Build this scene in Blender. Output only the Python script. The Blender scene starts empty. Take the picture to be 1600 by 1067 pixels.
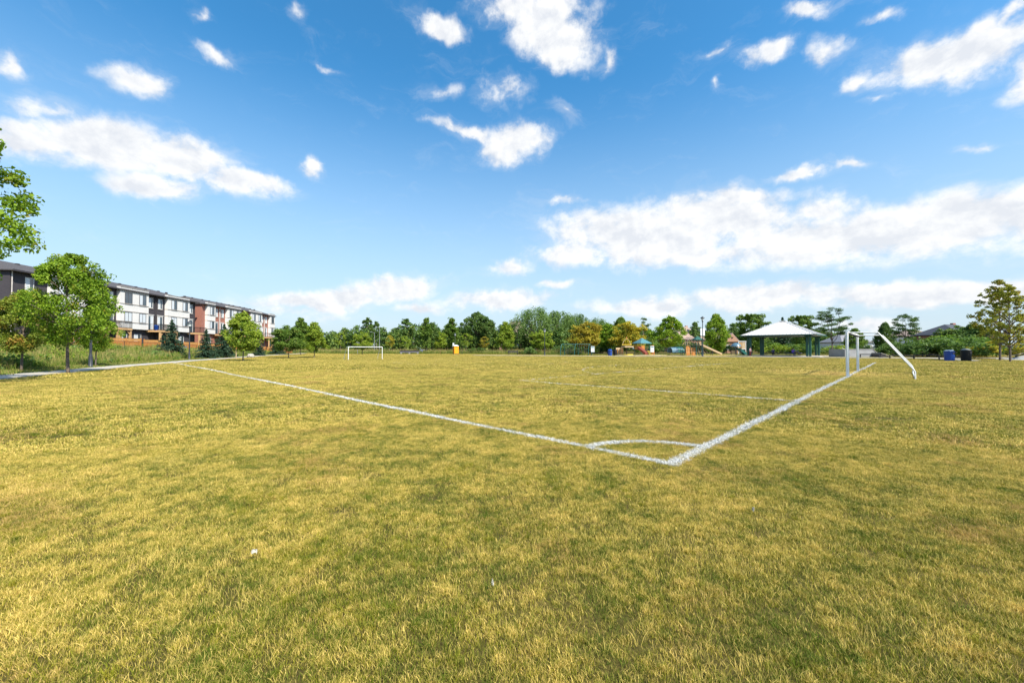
import bpy, bmesh, math, random
import numpy as np
from mathutils import Vector, Matrix

R = math.radians
scene = bpy.context.scene
col = scene.collection

# ------------------------------------------------------------------ camera
F_PX = 622.0                     # focal length in photo pixels (1600 wide)
EYE = 1.35
HOR = 545.0                      # horizon row in the photo
PITCH = math.atan((HOR - 533.5) / F_PX)
cam_d = bpy.data.cameras.new('camera')
cam = bpy.data.objects.new('camera', cam_d)
col.objects.link(cam)
cam.location = (0, 0, EYE)
cam.rotation_euler = (math.pi / 2 + PITCH, 0, 0)
cam_d.sensor_width = 36.0
cam_d.lens = F_PX / 1600 * 36.0
cam_d.clip_start = 0.05
cam_d.clip_end = 6000
scene.camera = cam

# ------------------------------------------------------------------ sun + sky
SUN_EL, SUN_AZ = R(50), R(133)   # azimuth clockwise from +Y
S = Vector((math.sin(SUN_AZ) * math.cos(SUN_EL), math.cos(SUN_AZ) * math.cos(SUN_EL), math.sin(SUN_EL)))
sun_d = bpy.data.lights.new('sun', 'SUN')
sun_d.energy = 4.8
sun_d.angle = R(0.53)
sun_d.color = (1.0, 0.935, 0.80)
sun = bpy.data.objects.new('sun', sun_d)
col.objects.link(sun)
sun.rotation_euler = (-S).to_track_quat('-Z', 'Y').to_euler()
sun.location = (20, -20, 40)

scene.view_settings.view_transform = 'Standard'
scene.view_settings.look = 'None'
scene.view_settings.gamma = 1
scene.view_settings.use_curve_mapping = False
scene.view_settings.exposure = 0.74

world = bpy.data.worlds.new('World')
scene.world = world
world.use_nodes = True


class NT:
    """tiny helper around a node tree"""
    def __init__(self, nt):
        self.nt = nt

    def n(self, typ, **kw):
        nd = self.nt.nodes.new(typ)
        for k, v in kw.items():
            setattr(nd, k, v)
        return nd

    def link(self, a, b):
        self.nt.links.new(a, b)

    def put(self, sock, v):
        if isinstance(v, bpy.types.NodeSocket):
            self.link(v, sock)
        else:
            sock.default_value = v

    def math(self, op, a, b=None, c=None, clamp=False):
        nd = self.n('ShaderNodeMath', operation=op, use_clamp=clamp)
        self.put(nd.inputs[0], a)
        if b is not None:
            self.put(nd.inputs[1], b)
        if c is not None:
            self.put(nd.inputs[2], c)
        return nd.outputs[0]

    def vmath(self, op, a, b=None, out=0):
        nd = self.n('ShaderNodeVectorMath', operation=op)
        self.put(nd.inputs[0], a)
        if b is not None:
            if op == 'SCALE':
                self.put(nd.inputs[3], b)
            else:
                self.put(nd.inputs[1], b)
        return nd.outputs[out]

    def mix(self, f, a, b, mode='MIX'):
        nd = self.n('ShaderNodeMix', data_type='RGBA', blend_type=mode)
        self.put(nd.inputs[0], f)
        self.put(nd.inputs[6], a if isinstance(a, bpy.types.NodeSocket) else (*a[:3], 1))
        self.put(nd.inputs[7], b if isinstance(b, bpy.types.NodeSocket) else (*b[:3], 1))
        return nd.outputs[2]

    def ramp(self, f, lo, hi, a=0.0, b=1.0, smooth=True):
        nd = self.n('ShaderNodeMapRange', interpolation_type='SMOOTHSTEP' if smooth else 'LINEAR')
        self.put(nd.inputs[0], f)
        for i, v in enumerate((lo, hi, a, b)):
            self.put(nd.inputs[i + 1], v)
        return nd.outputs[0]

    def noise(self, vec, scale, detail=3.0, rough=0.55, dist=0.0, out=0, dims='3D'):
        nd = self.n('ShaderNodeTexNoise', noise_dimensions=dims)
        if vec is not None:
            self.link(vec, nd.inputs['Vector'])
        nd.inputs['Scale'].default_value = scale
        nd.inputs['Detail'].default_value = detail
        nd.inputs['Roughness'].default_value = rough
        nd.inputs['Distortion'].default_value = dist
        return nd.outputs[out]


def px_dir(x, y):
    """photo pixel -> azimuth, elevation"""
    az = math.atan((x - 800) / F_PX)
    el = math.atan((HOR - y) / F_PX * math.cos(az))
    return az, el


def build_world():
    nt = world.node_tree
    nt.nodes.clear()
    T = NT(nt)
    out = T.n('ShaderNodeOutputWorld')
    bg = T.n('ShaderNodeBackground')
    bg.inputs['Strength'].default_value = 0.116
    T.link(bg.outputs[0], out.inputs[0])
    sky = T.n('ShaderNodeTexSky', sky_type='NISHITA')
    sky.sun_disc = False
    sky.sun_elevation = SUN_EL
    sky.sun_rotation = SUN_AZ
    sky.altitude = 200
    sky.air_density = 1.0
    sky.dust_density = 0.6
    sky.ozone_density = 3.0
    hs = T.n('ShaderNodeHueSaturation')
    hs.inputs['Hue'].default_value = 0.489
    hs.inputs['Saturation'].default_value = 1.3
    hs.inputs['Value'].default_value = 1.25
    T.link(sky.outputs[0], hs.inputs['Color'])
    skycol = hs.outputs[0]
    # direction -> (azimuth, elevation)
    tc = T.n('ShaderNodeTexCoord')
    d = T.vmath('NORMALIZE', tc.outputs['Generated'])
    sp = T.n('ShaderNodeSeparateXYZ')
    T.link(d, sp.inputs[0])
    az = T.math('ARCTAN2', sp.outputs[0], sp.outputs[1])
    el = T.math('ARCSINE', sp.outputs[2])
    cb = T.n('ShaderNodeCombineXYZ')
    T.link(az, cb.inputs[0]); T.link(el, cb.inputs[1])
    P0 = cb.outputs[0]
    # clouds flatten towards the horizon: noise space stretched with 1/(el + c)
    inv = T.math('DIVIDE', 1.0, T.math('ADD', T.math('MAXIMUM', el, 0.0), 0.16))
    cb2 = T.n('ShaderNodeCombineXYZ')
    T.link(T.math('MULTIPLY', az, T.math('MULTIPLY_ADD', inv, 0.35, 1.0)), cb2.inputs[0])
    T.link(T.math('MULTIPLY', inv, -0.75), cb2.inputs[1])
    N0 = cb2.outputs[0]
    # N0 is only for grain; plain az/el for warps
    w1 = T.noise(P0, 7.0, 3, 0.55, 0, 1)
    w2 = T.noise(P0, 22.0, 4, 0.6, 0, 1)
    warp = T.vmath('ADD',
                   T.vmath('SCALE', T.vmath('SUBTRACT', w1, (0.5, 0.5, 0.5)), 0.11),
                   T.vmath('SCALE', T.vmath('SUBTRACT', w2, (0.5, 0.5, 0.5)), 0.045))
    warp = T.vmath('MULTIPLY', warp, (1.0, 0.6, 0.0))
    P = T.vmath('ADD', P0, warp)
    # each: photo x, y of the centre, half width, half height, tilt (deg, + = right end up), weight
    C = [(835, 5, 95, 45, 0, 1.0), (868, 52, 78, 52, -8, 1.1), (682, 30, 44, 28, -12, .95), (958, 92, 18, 22, 30, .75),
         (785, 142, 46, 34, 0, .68), (690, 133, 42, 16, 5, .55), (728, 198, 62, 17, -14, .85), (803, 222, 62, 30, 6, 1.05),
         (880, 172, 34, 18, -22, .56), (40, 222, 150, 38, 0, 1.0), (150, 218, 130, 46, -4, 1.1), (275, 238, 105, 42, -10, 1.05), (235, 284, 95, 26, -4, .95),
         (378, 280, 92, 26, -10, .95), (483, 262, 20, 17, 0, .8), (200, 112, 72, 26, -14, .85), (60, 165, 90, 26, 0, .7), (5, 95, 40, 30, 0, .7),
         (335, 72, 46, 15, -26, .72), (497, 96, 32, 10, -18, .55), (305, 10, 22, 15, 0, .62), (455, 12, 22, 14, 0, .5),
         (1275, 4, 58, 22, 6, .9), (1208, 76, 50, 22, 16, .85), (1300, 74, 46, 26, 0, .66), (1378, 33, 36, 15, 20, .66),
         (1455, 98, 125, 42, 14, 1.15), (1540, 72, 95, 44, 12, 1.1), (1342, 133, 34, 20, 25, .7), (1595, 15, 30, 40, 0, .7), (1372, 156, 34, 9, 8, .55),
         (1140, 70, 36, 12, 16, .56), (1128, 132, 20, 18, 40, .5), (1655, 110, 90, 45, 0, .9),
         (1255, 264, 72, 13, 10, .8), (1335, 250, 38, 12, -8, .7), (1545, 218, 60, 10, 8, .5),
         (1010, 372, 190, 52, -5, 1.1), (1120, 345, 170, 44, 0, 1.1), (1290, 372, 210, 50, 2, 1.15), (1500, 345, 170, 52, 8, 1.2), (1640, 330, 150, 60, 4, 1.1),
         (1165, 308, 90, 20, 4, .78), (1290, 318, 70, 28, -5, .85), (880, 310, 60, 10, 4, .6), (905, 395, 90, 26, 0, .9),
         (1100, 402, 170, 26, -2, .85), (800, 417, 44, 20, 4, .8), (868, 445, 36, 10, 0, .7),
         (1020, 478, 130, 18, 2, .9), (1210, 466, 200, 22, 1, 1.05), (1440, 460, 200, 24, 2, 1.05), (1560, 452, 150, 24, 2, 1.0),
         (785, 470, 100, 18, 2, .95), (520, 466, 150, 20, 5, .95), (612, 452, 90, 22, 4, 1.0), (660, 480, 60, 14, 0, .7),
         (450, 488, 130, 14, 0, .6), (1350, 508, 90, 14, 0, .8), (330, 505, 160, 14, 0, .5)]
    F = None
    for (x, y, hw, hh, tilt, wgt) in C:
        a0, e0 = px_dir(x, y)
        aL, eL = px_dir(x - hw, y); aR, eR = px_dir(x + hw, y)
        base_tilt = math.atan2(eR - eL, aR - aL)   # a level cloud bank follows this line in azimuth / elevation
        _, eT = px_dir(x, y - hh); _, eB = px_dir(x, y + hh)
        ru = max((aR - aL) / 2, .012) * 1.5
        rv = max((eT - eB) / 2, .008) * 1.5
        mp = T.n('ShaderNodeMapping', vector_type='TEXTURE')
        T.link(P, mp.inputs[0])
        mp.inputs['Location'].default_value = (a0, e0, 0)
        mp.inputs['Rotation'].default_value = (0, 0, base_tilt + R(tilt))
        mp.inputs['Scale'].default_value = (ru, rv, 1)
        g = T.n('ShaderNodeTexGradient', gradient_type='SPHERICAL')
        T.link(mp.outputs[0], g.inputs[0])
        v = T.math('MULTIPLY', g.outputs['Fac'], wgt)
        F = v if F is None else T.math('SMOOTH_MAX', F, v, 0.12)
    # the rest of the sky goes on with clouds of the same kind
    beyond = T.math('MAXIMUM', T.ramp(T.math('ABSOLUTE', az), 0.98, 1.15), T.ramp(el, 0.74, 0.86))
    gen = T.ramp(T.noise(T.vmath('MULTIPLY', d, (1.0, 1.0, 2.0)), 2.6, 2, 0.5), 0.50, 0.74, 0, 0.9)
    F = T.math('MAXIMUM', F, T.math('MULTIPLY', gen, beyond))
    # edges: fine noise eats into the soft blobs
    nA = T.noise(T.vmath('MULTIPLY', P0, (1.0, 1.3, 1.0)), 11.0, 9, 0.62, 0.15)
    off = T.vmath('ADD', P0, (0.012, 0.018, 0.0))
    nB = T.noise(T.vmath('MULTIPLY', off, (1.0, 1.3, 1.0)), 11.0, 5, 0.6, 0.15)
    nC = T.noise(P, 38.0, 6, 0.6, 0.2)
    dens = T.math('ADD', F, T.math('ADD', T.math('MULTIPLY', T.math('SUBTRACT', nA, 0.5), 1.35), T.math('MULTIPLY', T.math('SUBTRACT', nC, 0.5), 0.42)))
    alpha = T.ramp(dens, 0.18, 0.70)
    alpha = T.math('MULTIPLY', alpha, T.ramp(F, 0.02, 0.62))
    # thin veils drifting off the clouds
    nW = T.noise(T.vmath('MULTIPLY', P, (0.8, 2.4, 1.0)), 9.0, 8, 0.68, 0.6)
    veil = T.math('MULTIPLY', T.ramp(T.math('ADD', F, T.math('MULTIPLY', T.math('SUBTRACT', nW, 0.5), 1.5)), 0.10, 0.80, 0, 0.26), T.ramp(F, 0.0, 0.12))
    alpha = T.math('MAXIMUM', T.math('MULTIPLY', alpha, 0.97), veil)
    lit = T.math('ADD', 0.62, T.math('MULTIPLY', T.math('SUBTRACT', nA, nB), 4.2), clamp=True)
    core = T.ramp(dens, 0.55, 1.25)           # thick parts are greyer
    lit = T.math('SUBTRACT', lit, T.math('MULTIPLY', core, 0.22), clamp=True)
    cc = T.mix(lit, (4.25, 4.42, 4.72), (5.6, 5.6, 5.55))
    # milky air low down, in all directions alike
    haze = T.ramp(el, -0.06, 0.62, 0.94, 0.0)
    base = T.mix(haze, skycol, (3.2, 3.95, 4.6))
    T.link(T.mix(alpha, base, cc), bg.inputs['Color'])
    world.cycles.sampling_method = 'MANUAL'
    world.cycles.sample_map_resolution = 512


build_world()

# ------------------------------------------------------------------ materials
M = {}


def mat(name, color, rough=0.8, metal=0.0, spec=0.3, var=0.12, scale=6.0, bump=0.0, bscale=30.0):
    m = bpy.data.materials.new(name)
    m.use_nodes = True
    T = NT(m.node_tree)
    b = m.node_tree.nodes['Principled BSDF']
    b.inputs['Roughness'].default_value = rough
    b.inputs['Metallic'].default_value = metal
    b.inputs['Specular IOR Level'].default_value = spec
    tc = T.n('ShaderNodeTexCoord')
    nz = T.noise(tc.outputs['Object'], scale, 5, 0.6)
    lo = [c * (1 - var) for c in color]
    hi = [min(1, c * (1 + var)) for c in color]
    T.link(T.mix(T.ramp(nz, .3, .7), lo, hi), b.inputs['Base Color'])
    if bump:
        bp = T.n('ShaderNodeBump')
        bp.inputs['Strength'].default_value = bump
        bp.inputs['Distance'].default_value = 0.02
        T.link(T.noise(tc.outputs['Object'], bscale, 4), bp.inputs['Height'])
        T.link(bp.outputs[0], b.inputs['Normal'])
    M[name] = m
    return m


def brick_mat(name, c1, c2, mortar):
    m = bpy.data.materials.new(name)
    m.use_nodes = True
    T = NT(m.node_tree)
    b = m.node_tree.nodes['Principled BSDF']
    b.inputs['Roughness'].default_value = 0.9
    tc = T.n('ShaderNodeTexCoord')
    sp = T.n('ShaderNodeSeparateXYZ')
    T.link(tc.outputs['Object'], sp.inputs[0])
    cb = T.n('ShaderNodeCombineXYZ')
    T.link(T.math('ADD', sp.outputs[0], sp.outputs[1]), cb.inputs[0])
    T.link(sp.outputs[2], cb.inputs[1])
    br = T.n('ShaderNodeTexBrick')
    T.link(cb.outputs[0], br.inputs['Vector'])
    br.inputs['Color1'].default_value = (*c1, 1)
    br.inputs['Color2'].default_value = (*c2, 1)
    br.inputs['Mortar'].default_value = (*mortar, 1)
    br.inputs['Scale'].default_value = 1.0
    br.inputs['Mortar Size'].default_value = 0.006
    br.inputs['Brick Width'].default_value = 0.22
    br.inputs['Row Height'].default_value = 0.075
    nz = T.noise(tc.outputs['Object'], 1.3, 4)
    c = T.mix(0.35, br.outputs['Color'], T.mix(nz, c1, c2))
    T.link(c, b.inputs['Base Color'])
    M[name] = m


def shingle_mat(name, c1, c2):
    m = bpy.data.materials.new(name)
    m.use_nodes = True
    T = NT(m.node_tree)
    b = m.node_tree.nodes['Principled BSDF']
    b.inputs['Roughness'].default_value = 0.95
    tc = T.n('ShaderNodeTexCoord')
    br = T.n('ShaderNodeTexBrick')
    T.link(tc.outputs['Object'], br.inputs['Vector'])
    br.inputs['Color1'].default_value = (*c1, 1)
    br.inputs['Color2'].default_value = (*c2, 1)
    br.inputs['Mortar'].default_value = (*[c * .5 for c in c1], 1)
    br.inputs['Scale'].default_value = 1.0
    br.inputs['Mortar Size'].default_value = 0.01
    br.inputs['Brick Width'].default_value = 0.3
    br.inputs['Row Height'].default_value = 0.14
    nz = T.noise(tc.outputs['Object'], 0.9, 5)
    T.link(T.mix(0.5, br.outputs['Color'], T.mix(nz, c1, c2)), b.inputs['Base Color'])
    M[name] = m


def leaf_mat(name, dark, light, warm=None, warm_amt=0.0, transl=0.35):
    """foliage: per-leaf random tone, patches of a second hue, some light passing through"""
    m = bpy.data.materials.new(name)
    m.use_nodes = True
    nt = m.node_tree
    T = NT(nt)
    b = nt.nodes['Principled BSDF']
    out = nt.nodes['Material Output']
    b.inputs['Roughness'].default_value = 0.6
    b.inputs['Specular IOR Level'].default_value = 0.25
    at = T.n('ShaderNodeAttribute', attribute_name='rnd')
    c = T.mix(at.outputs['Fac'], dark, light)
    if warm is not None:
        tc = T.n('ShaderNodeTexCoord')
        nz = T.noise(tc.outputs['Object'], 0.9, 3, .6)
        f = T.math('ADD', nz, T.math('MULTIPLY', T.math('SUBTRACT', at.outputs['Fac'], .5), .25))
        c = T.mix(T.ramp(f, .62 - warm_amt * .5, .82 - warm_amt * .5), c, warm)
    T.link(c, b.inputs['Base Color'])
    tr = T.n('ShaderNodeBsdfTranslucent')
    T.link(T.mix(0.55, c, T.mix(1.0, c, (1.5, 1.6, .7), 'MULTIPLY')), tr.inputs[0])
    ms = T.n('ShaderNodeMixShader')
    ms.inputs[0].default_value = transl
    T.link(b.outputs[0], ms.inputs[1]); T.link(tr.outputs[0], ms.inputs[2])
    T.link(ms.outputs[0], out.inputs[0])
    M[name] = m


# field frame: corner of the pitch, goal line direction (u) and touch line direction (v)
CORNER = Vector((1.82, 4.61))
EG = Vector((0.7014, 0.7128)).normalized()
ES = Vector((-EG.y, EG.x))


def uv(u, v):
    p = CORNER + EG * u + ES * v
    return p.x, p.y


def lawn_mat(name, tip_straw, mid_green, deep_green, paint=True, bias=0.0):
    m = bpy.data.materials.new(name)
    m.use_nodes = True
    nt = m.node_tree
    T = NT(nt)
    b = nt.nodes['Principled BSDF']
    out = nt.nodes['Material Output']
    b.inputs['Roughness'].default_value = 0.7
    b.inputs['Specular IOR Level'].default_value = 0.2
    ge = T.n('ShaderNodeNewGeometry')
    pos = ge.outputs['Position']
    flat = T.vmath('MULTIPLY', pos, (1, 1, 0))
    rnd = T.n('ShaderNodeAttribute', attribute_name='rnd').outputs['Fac']
    ht = T.n('ShaderNodeAttribute', attribute_name='ht').outputs['Fac']
    n1 = T.noise(flat, 0.16, 4, .6)          # broad burnt areas
    n2 = T.noise(flat, 0.9, 4, .65)          # patches
    n3 = T.noise(flat, 3.6, 3, .6)           # tufts
    n5 = T.noise(flat, 13.0, 2, .6)          # small clumps

    def c5(x, k):
        return T.math('MULTIPLY', T.math('SUBTRACT', x, .5), k)
    dry = T.math('ADD', T.math('ADD', c5(n1, .95), c5(n2, 1.35)), T.math('ADD', c5(n3, 1.25), c5(n5, 1.2)))
    f = T.math('ADD', dry, T.math('ADD', c5(rnd, 1.45), T.math('MULTIPLY_ADD', ht, 1.15, -0.43 + bias)))
    if paint:      # worn goal mouth
        wear = T.ramp(T.vmath('DISTANCE', flat, (*uv(23.3, 1.2), 0), out=1), 1.2, 4.5, .8, 0)
        f = T.math('ADD', f, wear)
    f = T.ramp(f, -0.15, 1.05, smooth=False)
    green = T.mix(T.ramp(dry, -.5, .35), deep_green, mid_green)
    straw = T.mix(T.ramp(rnd, .3, .95), tip_straw, [c * 1.35 for c in tip_straw])
    brown = T.mix(T.ramp(T.noise(flat, .55, 5, .7), .50, .66), straw, [tip_straw[0] * .92, tip_straw[1] * .78, tip_straw[2] * 1.05])
    c = T.mix(f, green, brown)
    if paint:
        rel = T.vmath('SUBTRACT', flat, (CORNER.x, CORNER.y, 0))
        u = T.vmath('DOT_PRODUCT', rel, (EG.x, EG.y, 0), out=1)
        v = T.vmath('DOT_PRODUCT', rel, (ES.x, ES.y, 0), out=1)
        jit = T.math('MULTIPLY', T.math('SUBTRACT', T.noise(flat, 28, 3, .7), .5), .05)
        # only the inner part of each line is opaque paint

        def band(a, a0, hw, bb, lo, hi):
            d = T.math('ADD', T.math('ABSOLUTE', T.math('SUBTRACT', a, a0)), jit)
            inn = T.ramp(d, hw - .012, hw + .012, 1, 0)
            return T.math('MULTIPLY', inn, T.math('MULTIPLY', T.math('GREATER_THAN', bb, lo), T.math('LESS_THAN', bb, hi)))
        k = T.math('MAXIMUM', band(v, 0, .062, u, -.06, 46.6), band(u, 0, .055, v, 0, 58))
        k = T.math('MAXIMUM', k, T.math('MULTIPLY', band(u, 7.78, .035, v, 0, 9.7), .75))
        rr = T.math('SQRT', T.math('ADD', T.math('MULTIPLY', u, u), T.math('MULTIPLY', v, v)))
        arc = T.math('MULTIPLY', band(rr, 1.12, .066, u, 0, 2), T.math('GREATER_THAN', v, 0))
        k = T.math('MAXIMUM', k, arc)
        k = T.math('MULTIPLY', T.math('MULTIPLY', k, T.ramp(rnd, .10, .3)), T.ramp(T.noise(flat, 5.0, 4, .7), .36, .58, .25, .9))
        c = T.mix(k, c, (.66, .67, .67))
    T.link(c, b.inputs['Base Color'])
    tr = T.n('ShaderNodeBsdfTranslucent')
    T.link(c, tr.inputs[0])
    ms = T.n('ShaderNodeMixShader')
    ms.inputs[0].default_value = .20
    T.link(b.outputs[0], ms.inputs[1]); T.link(tr.outputs[0], ms.inputs[2])
    T.link(ms.outputs[0], out.inputs[0])
    M[name] = m


def ground_mat():
    m = bpy.data.materials.new('turf_soil')
    m.use_nodes = True
    T = NT(m.node_tree)
    b = m.node_tree.nodes['Principled BSDF']
    b.inputs['Roughness'].default_value = .95
    b.inputs['Specular IOR Level'].default_value = .1
    ge = T.n('ShaderNodeNewGeometry')
    flat = T.vmath('MULTIPLY', ge.outputs['Position'], (1, 1, 0))
    n1 = T.noise(flat, .16, 4, .6)
    n2 = T.noise(flat, .75, 4, .62)
    n4 = T.noise(flat, 30, 4, .7)
    f = T.math('ADD', T.math('MULTIPLY', T.math('SUBTRACT', n1, .5), 1.3), T.math('MULTIPLY', T.math('SUBTRACT', n2, .5), 1.9))
    c = T.mix(T.ramp(f, -.5, .5), (.075, .075, .014), (.17, .125, .035))
    c = T.mix(T.ramp(n4, .35, .7), [.05, .042, .012], c)  # soil brown darkened so gaps between the blades look like shadow
    T.link(c, b.inputs['Base Color'])
    M['turf_soil'] = m


ground_mat()
lawn_mat('lawn', (.66, .49, .145), (.285, .262, .014), (.095, .145, .010))
lawn_mat('meadow', (.40, .30, .12), (.17, .25, .025), (.06, .13, .015), paint=False, bias=-.30)
mat('line_paint', (.64, .65, .65), .9, var=.16, scale=40)
mat('concrete', (.40, .37, .325), .9, var=.14, scale=1.2, bump=.3)
mat('concrete_grey', (.33, .33, .34), .85, var=.14, scale=.9)
mat('white_metal', (.84, .84, .83), .4, var=.09, spec=.5)
mat('black_metal', (.022, .023, .026), .45, var=.2, spec=.5)
mat('dark_post', (.035, .04, .05), .45, var=.2, spec=.5)
mat('galvanised', (.33, .35, .36), .5, metal=.4, var=.12)
brick_mat('dark_brick', (.038, .034, .042), (.058, .050, .060), (.07, .065, .07))
brick_mat('red_brick', (.30, .105, .072), (.36, .14, .10), (.33, .24, .20))
brick_mat('orange_brick', (.40, .20, .12), (.45, .25, .16), (.42, .34, .28))
mat('stucco', (.70, .68, .66), .9, var=.05, scale=1.0, bump=.15)
mat('stucco_trim', (.40, .36, .32), .85, var=.08)
shingle_mat('roof_shingle', (.055, .05, .055), (.085, .078, .082))
shingle_mat('tan_shingle', (.30, .21, .17), (.36, .27, .22))
shingle_mat('grey_shingle', (.20, .20, .22), (.27, .27, .29))
shingle_mat('slate_shingle', (.05, .056, .075), (.08, .088, .11))
mat('fascia', (.05, .045, .05), .6)
mat('downspout_pale', (.55, .50, .47), .6)
mat('window_frame', (.10, .10, .11), .5)
mat('window_frame_pale', (.66, .65, .63), .5)
mat('glass', (.06, .085, .11), .06, spec=.8, var=.25, scale=.7)
mat('blind', (.62, .66, .70), .35, spec=.5, var=.05)
mat('cedar', (.46, .19, .05), .8, var=.22, scale=2.5)
mat('cedar_pale', (.58, .29, .09), .8, var=.16, scale=2.5)
mat('deck_timber', (.50, .31, .15), .8, var=.16, scale=2.5)
mat('bark', (.155, .12, .095), .95, var=.35, scale=9, bump=.8, bscale=25)
mat('bark_pale', (.27, .24, .20), .95, var=.25, scale=9, bump=.6, bscale=25)
mat('roof_white', (.55, .54, .53), .45, var=.03, spec=.4)
mat('park_green', (.012, .085, .062), .5, var=.15, spec=.5)
mat('teal', (.02, .12, .11), .45, var=.12, spec=.5)
mat('teal_roof', (.08, .20, .22), .35, var=.10, spec=.5)
mat('play_orange', (.46, .19, .045), .4, var=.08, spec=.5)
mat('play_red', (.22, .055, .035), .4, var=.08)
mat('play_yellow', (.72, .52, .08), .4, var=.08)
mat('play_tan', (.56, .42, .26), .6, var=.14)
mat('play_blue', (.09, .17, .23), .3, var=.12, spec=.6)
mat('bin_blue', (.012, .065, .33), .4, var=.12, spec=.5)
mat('bin_black', (.012, .012, .014), .5, var=.2)
mat('lid_grey', (.22, .23, .22), .5)
mat('bag_white', (.74, .76, .78), .5, var=.1)
mat('toilet_orange', (.80, .36, .012), .4, var=.05, spec=.5)
mat('toilet_orange_shaded', (.62, .25, .012), .4, var=.05, spec=.5)  # darker copy of the cabin orange: shade of the side put into the colour
mat('sign_white', (.72, .77, .80), .5, var=.05)
mat('sign_blue', (.10, .20, .45), .5)
mat('lamp_glass', (.66, .70, .70), .2, spec=.6)
mat('litter', (.46, .44, .38), .8, var=.12, scale=60)
mat('skin', (.46, .28, .20), .6, var=.06)
mat('hair', (.03, .022, .018), .7)
mat('cloth_mauve', (.34, .22, .27), .85, var=.1)
mat('cloth_maroon', (.13, .03, .035), .85, var=.1)
mat('cloth_violet', (.14, .10, .55), .85, var=.1)
mat('cloth_navy', (.03, .04, .13), .85, var=.1)
mat('cloth_dark', (.03, .03, .035), .85, var=.1)
mat('sand', (.55, .45, .30), .95, var=.12, scale=3)
leaf_mat('maple_leaf', (.078, .165, .010), (.29, .42, .03), (.30, .27, .04), .10)
leaf_mat('maple_tinged', (.085, .14, .014), (.28, .33, .04), (.42, .25, .05), .16)
leaf_mat('lime_leaf', (.115, .20, .016), (.36, .44, .05), (.40, .40, .06), .1)
leaf_mat('amber_leaf', (.22, .175, .018), (.50, .40, .045), (.30, .34, .04), .16)
leaf_mat('yellow_leaf', (.30, .25, .02), (.60, .50, .06), (.24, .32, .04), .2)
leaf_mat('dark_leaf', (.042, .095, .018), (.14, .225, .045), (.18, .20, .05), .1, .25)
leaf_mat('mid_leaf', (.062, .13, .018), (.20, .30, .045), (.20, .22, .05), .1)
leaf_mat('willow_leaf', (.07, .14, .032), (.22, .32, .085), None, 0, .3)
leaf_mat('wood_leaf', (.045, .105, .022), (.17, .27, .06), (.26, .31, .06), .2, .25)
leaf_mat('locust_leaf', (.035, .085, .022), (.12, .20, .045), None, 0, .3)
leaf_mat('bronze_leaf', (.15, .16, .015), (.42, .42, .05), (.40, .25, .05), .14)
leaf_mat('spruce_needle', (.016, .045, .024), (.055, .105, .055), None, 0, .1)
leaf_mat('shrub_leaf', (.045, .10, .02), (.15, .24, .05), None, 0, .3)


# ------------------------------------------------------------------ mesh helpers
def fast_mesh(name, V, polys_n, idx, attrs=None):
    """V (n,3) floats, idx flat loop indices, every polygon has polys_n corners"""
    me = bpy.data.meshes.new(name)
    V = np.asarray(V, dtype=np.float32)
    idx = np.asarray(idx, dtype=np.int32).ravel()
    me.vertices.add(len(V))
    me.vertices.foreach_set('co', V.ravel())
    me.loops.add(len(idx))
    me.loops.foreach_set('vertex_index', idx)
    npoly = len(idx) // polys_n
    me.polygons.add(npoly)
    me.polygons.foreach_set('loop_start', np.arange(npoly, dtype=np.int32) * polys_n)
    for k, a in (attrs or {}).items():
        at = me.attributes.new(k, 'FLOAT', 'POINT')
        at.data.foreach_set('value', np.asarray(a, dtype=np.float32))
    me.update(calc_edges=True)
    me.validate()
    return me


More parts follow.
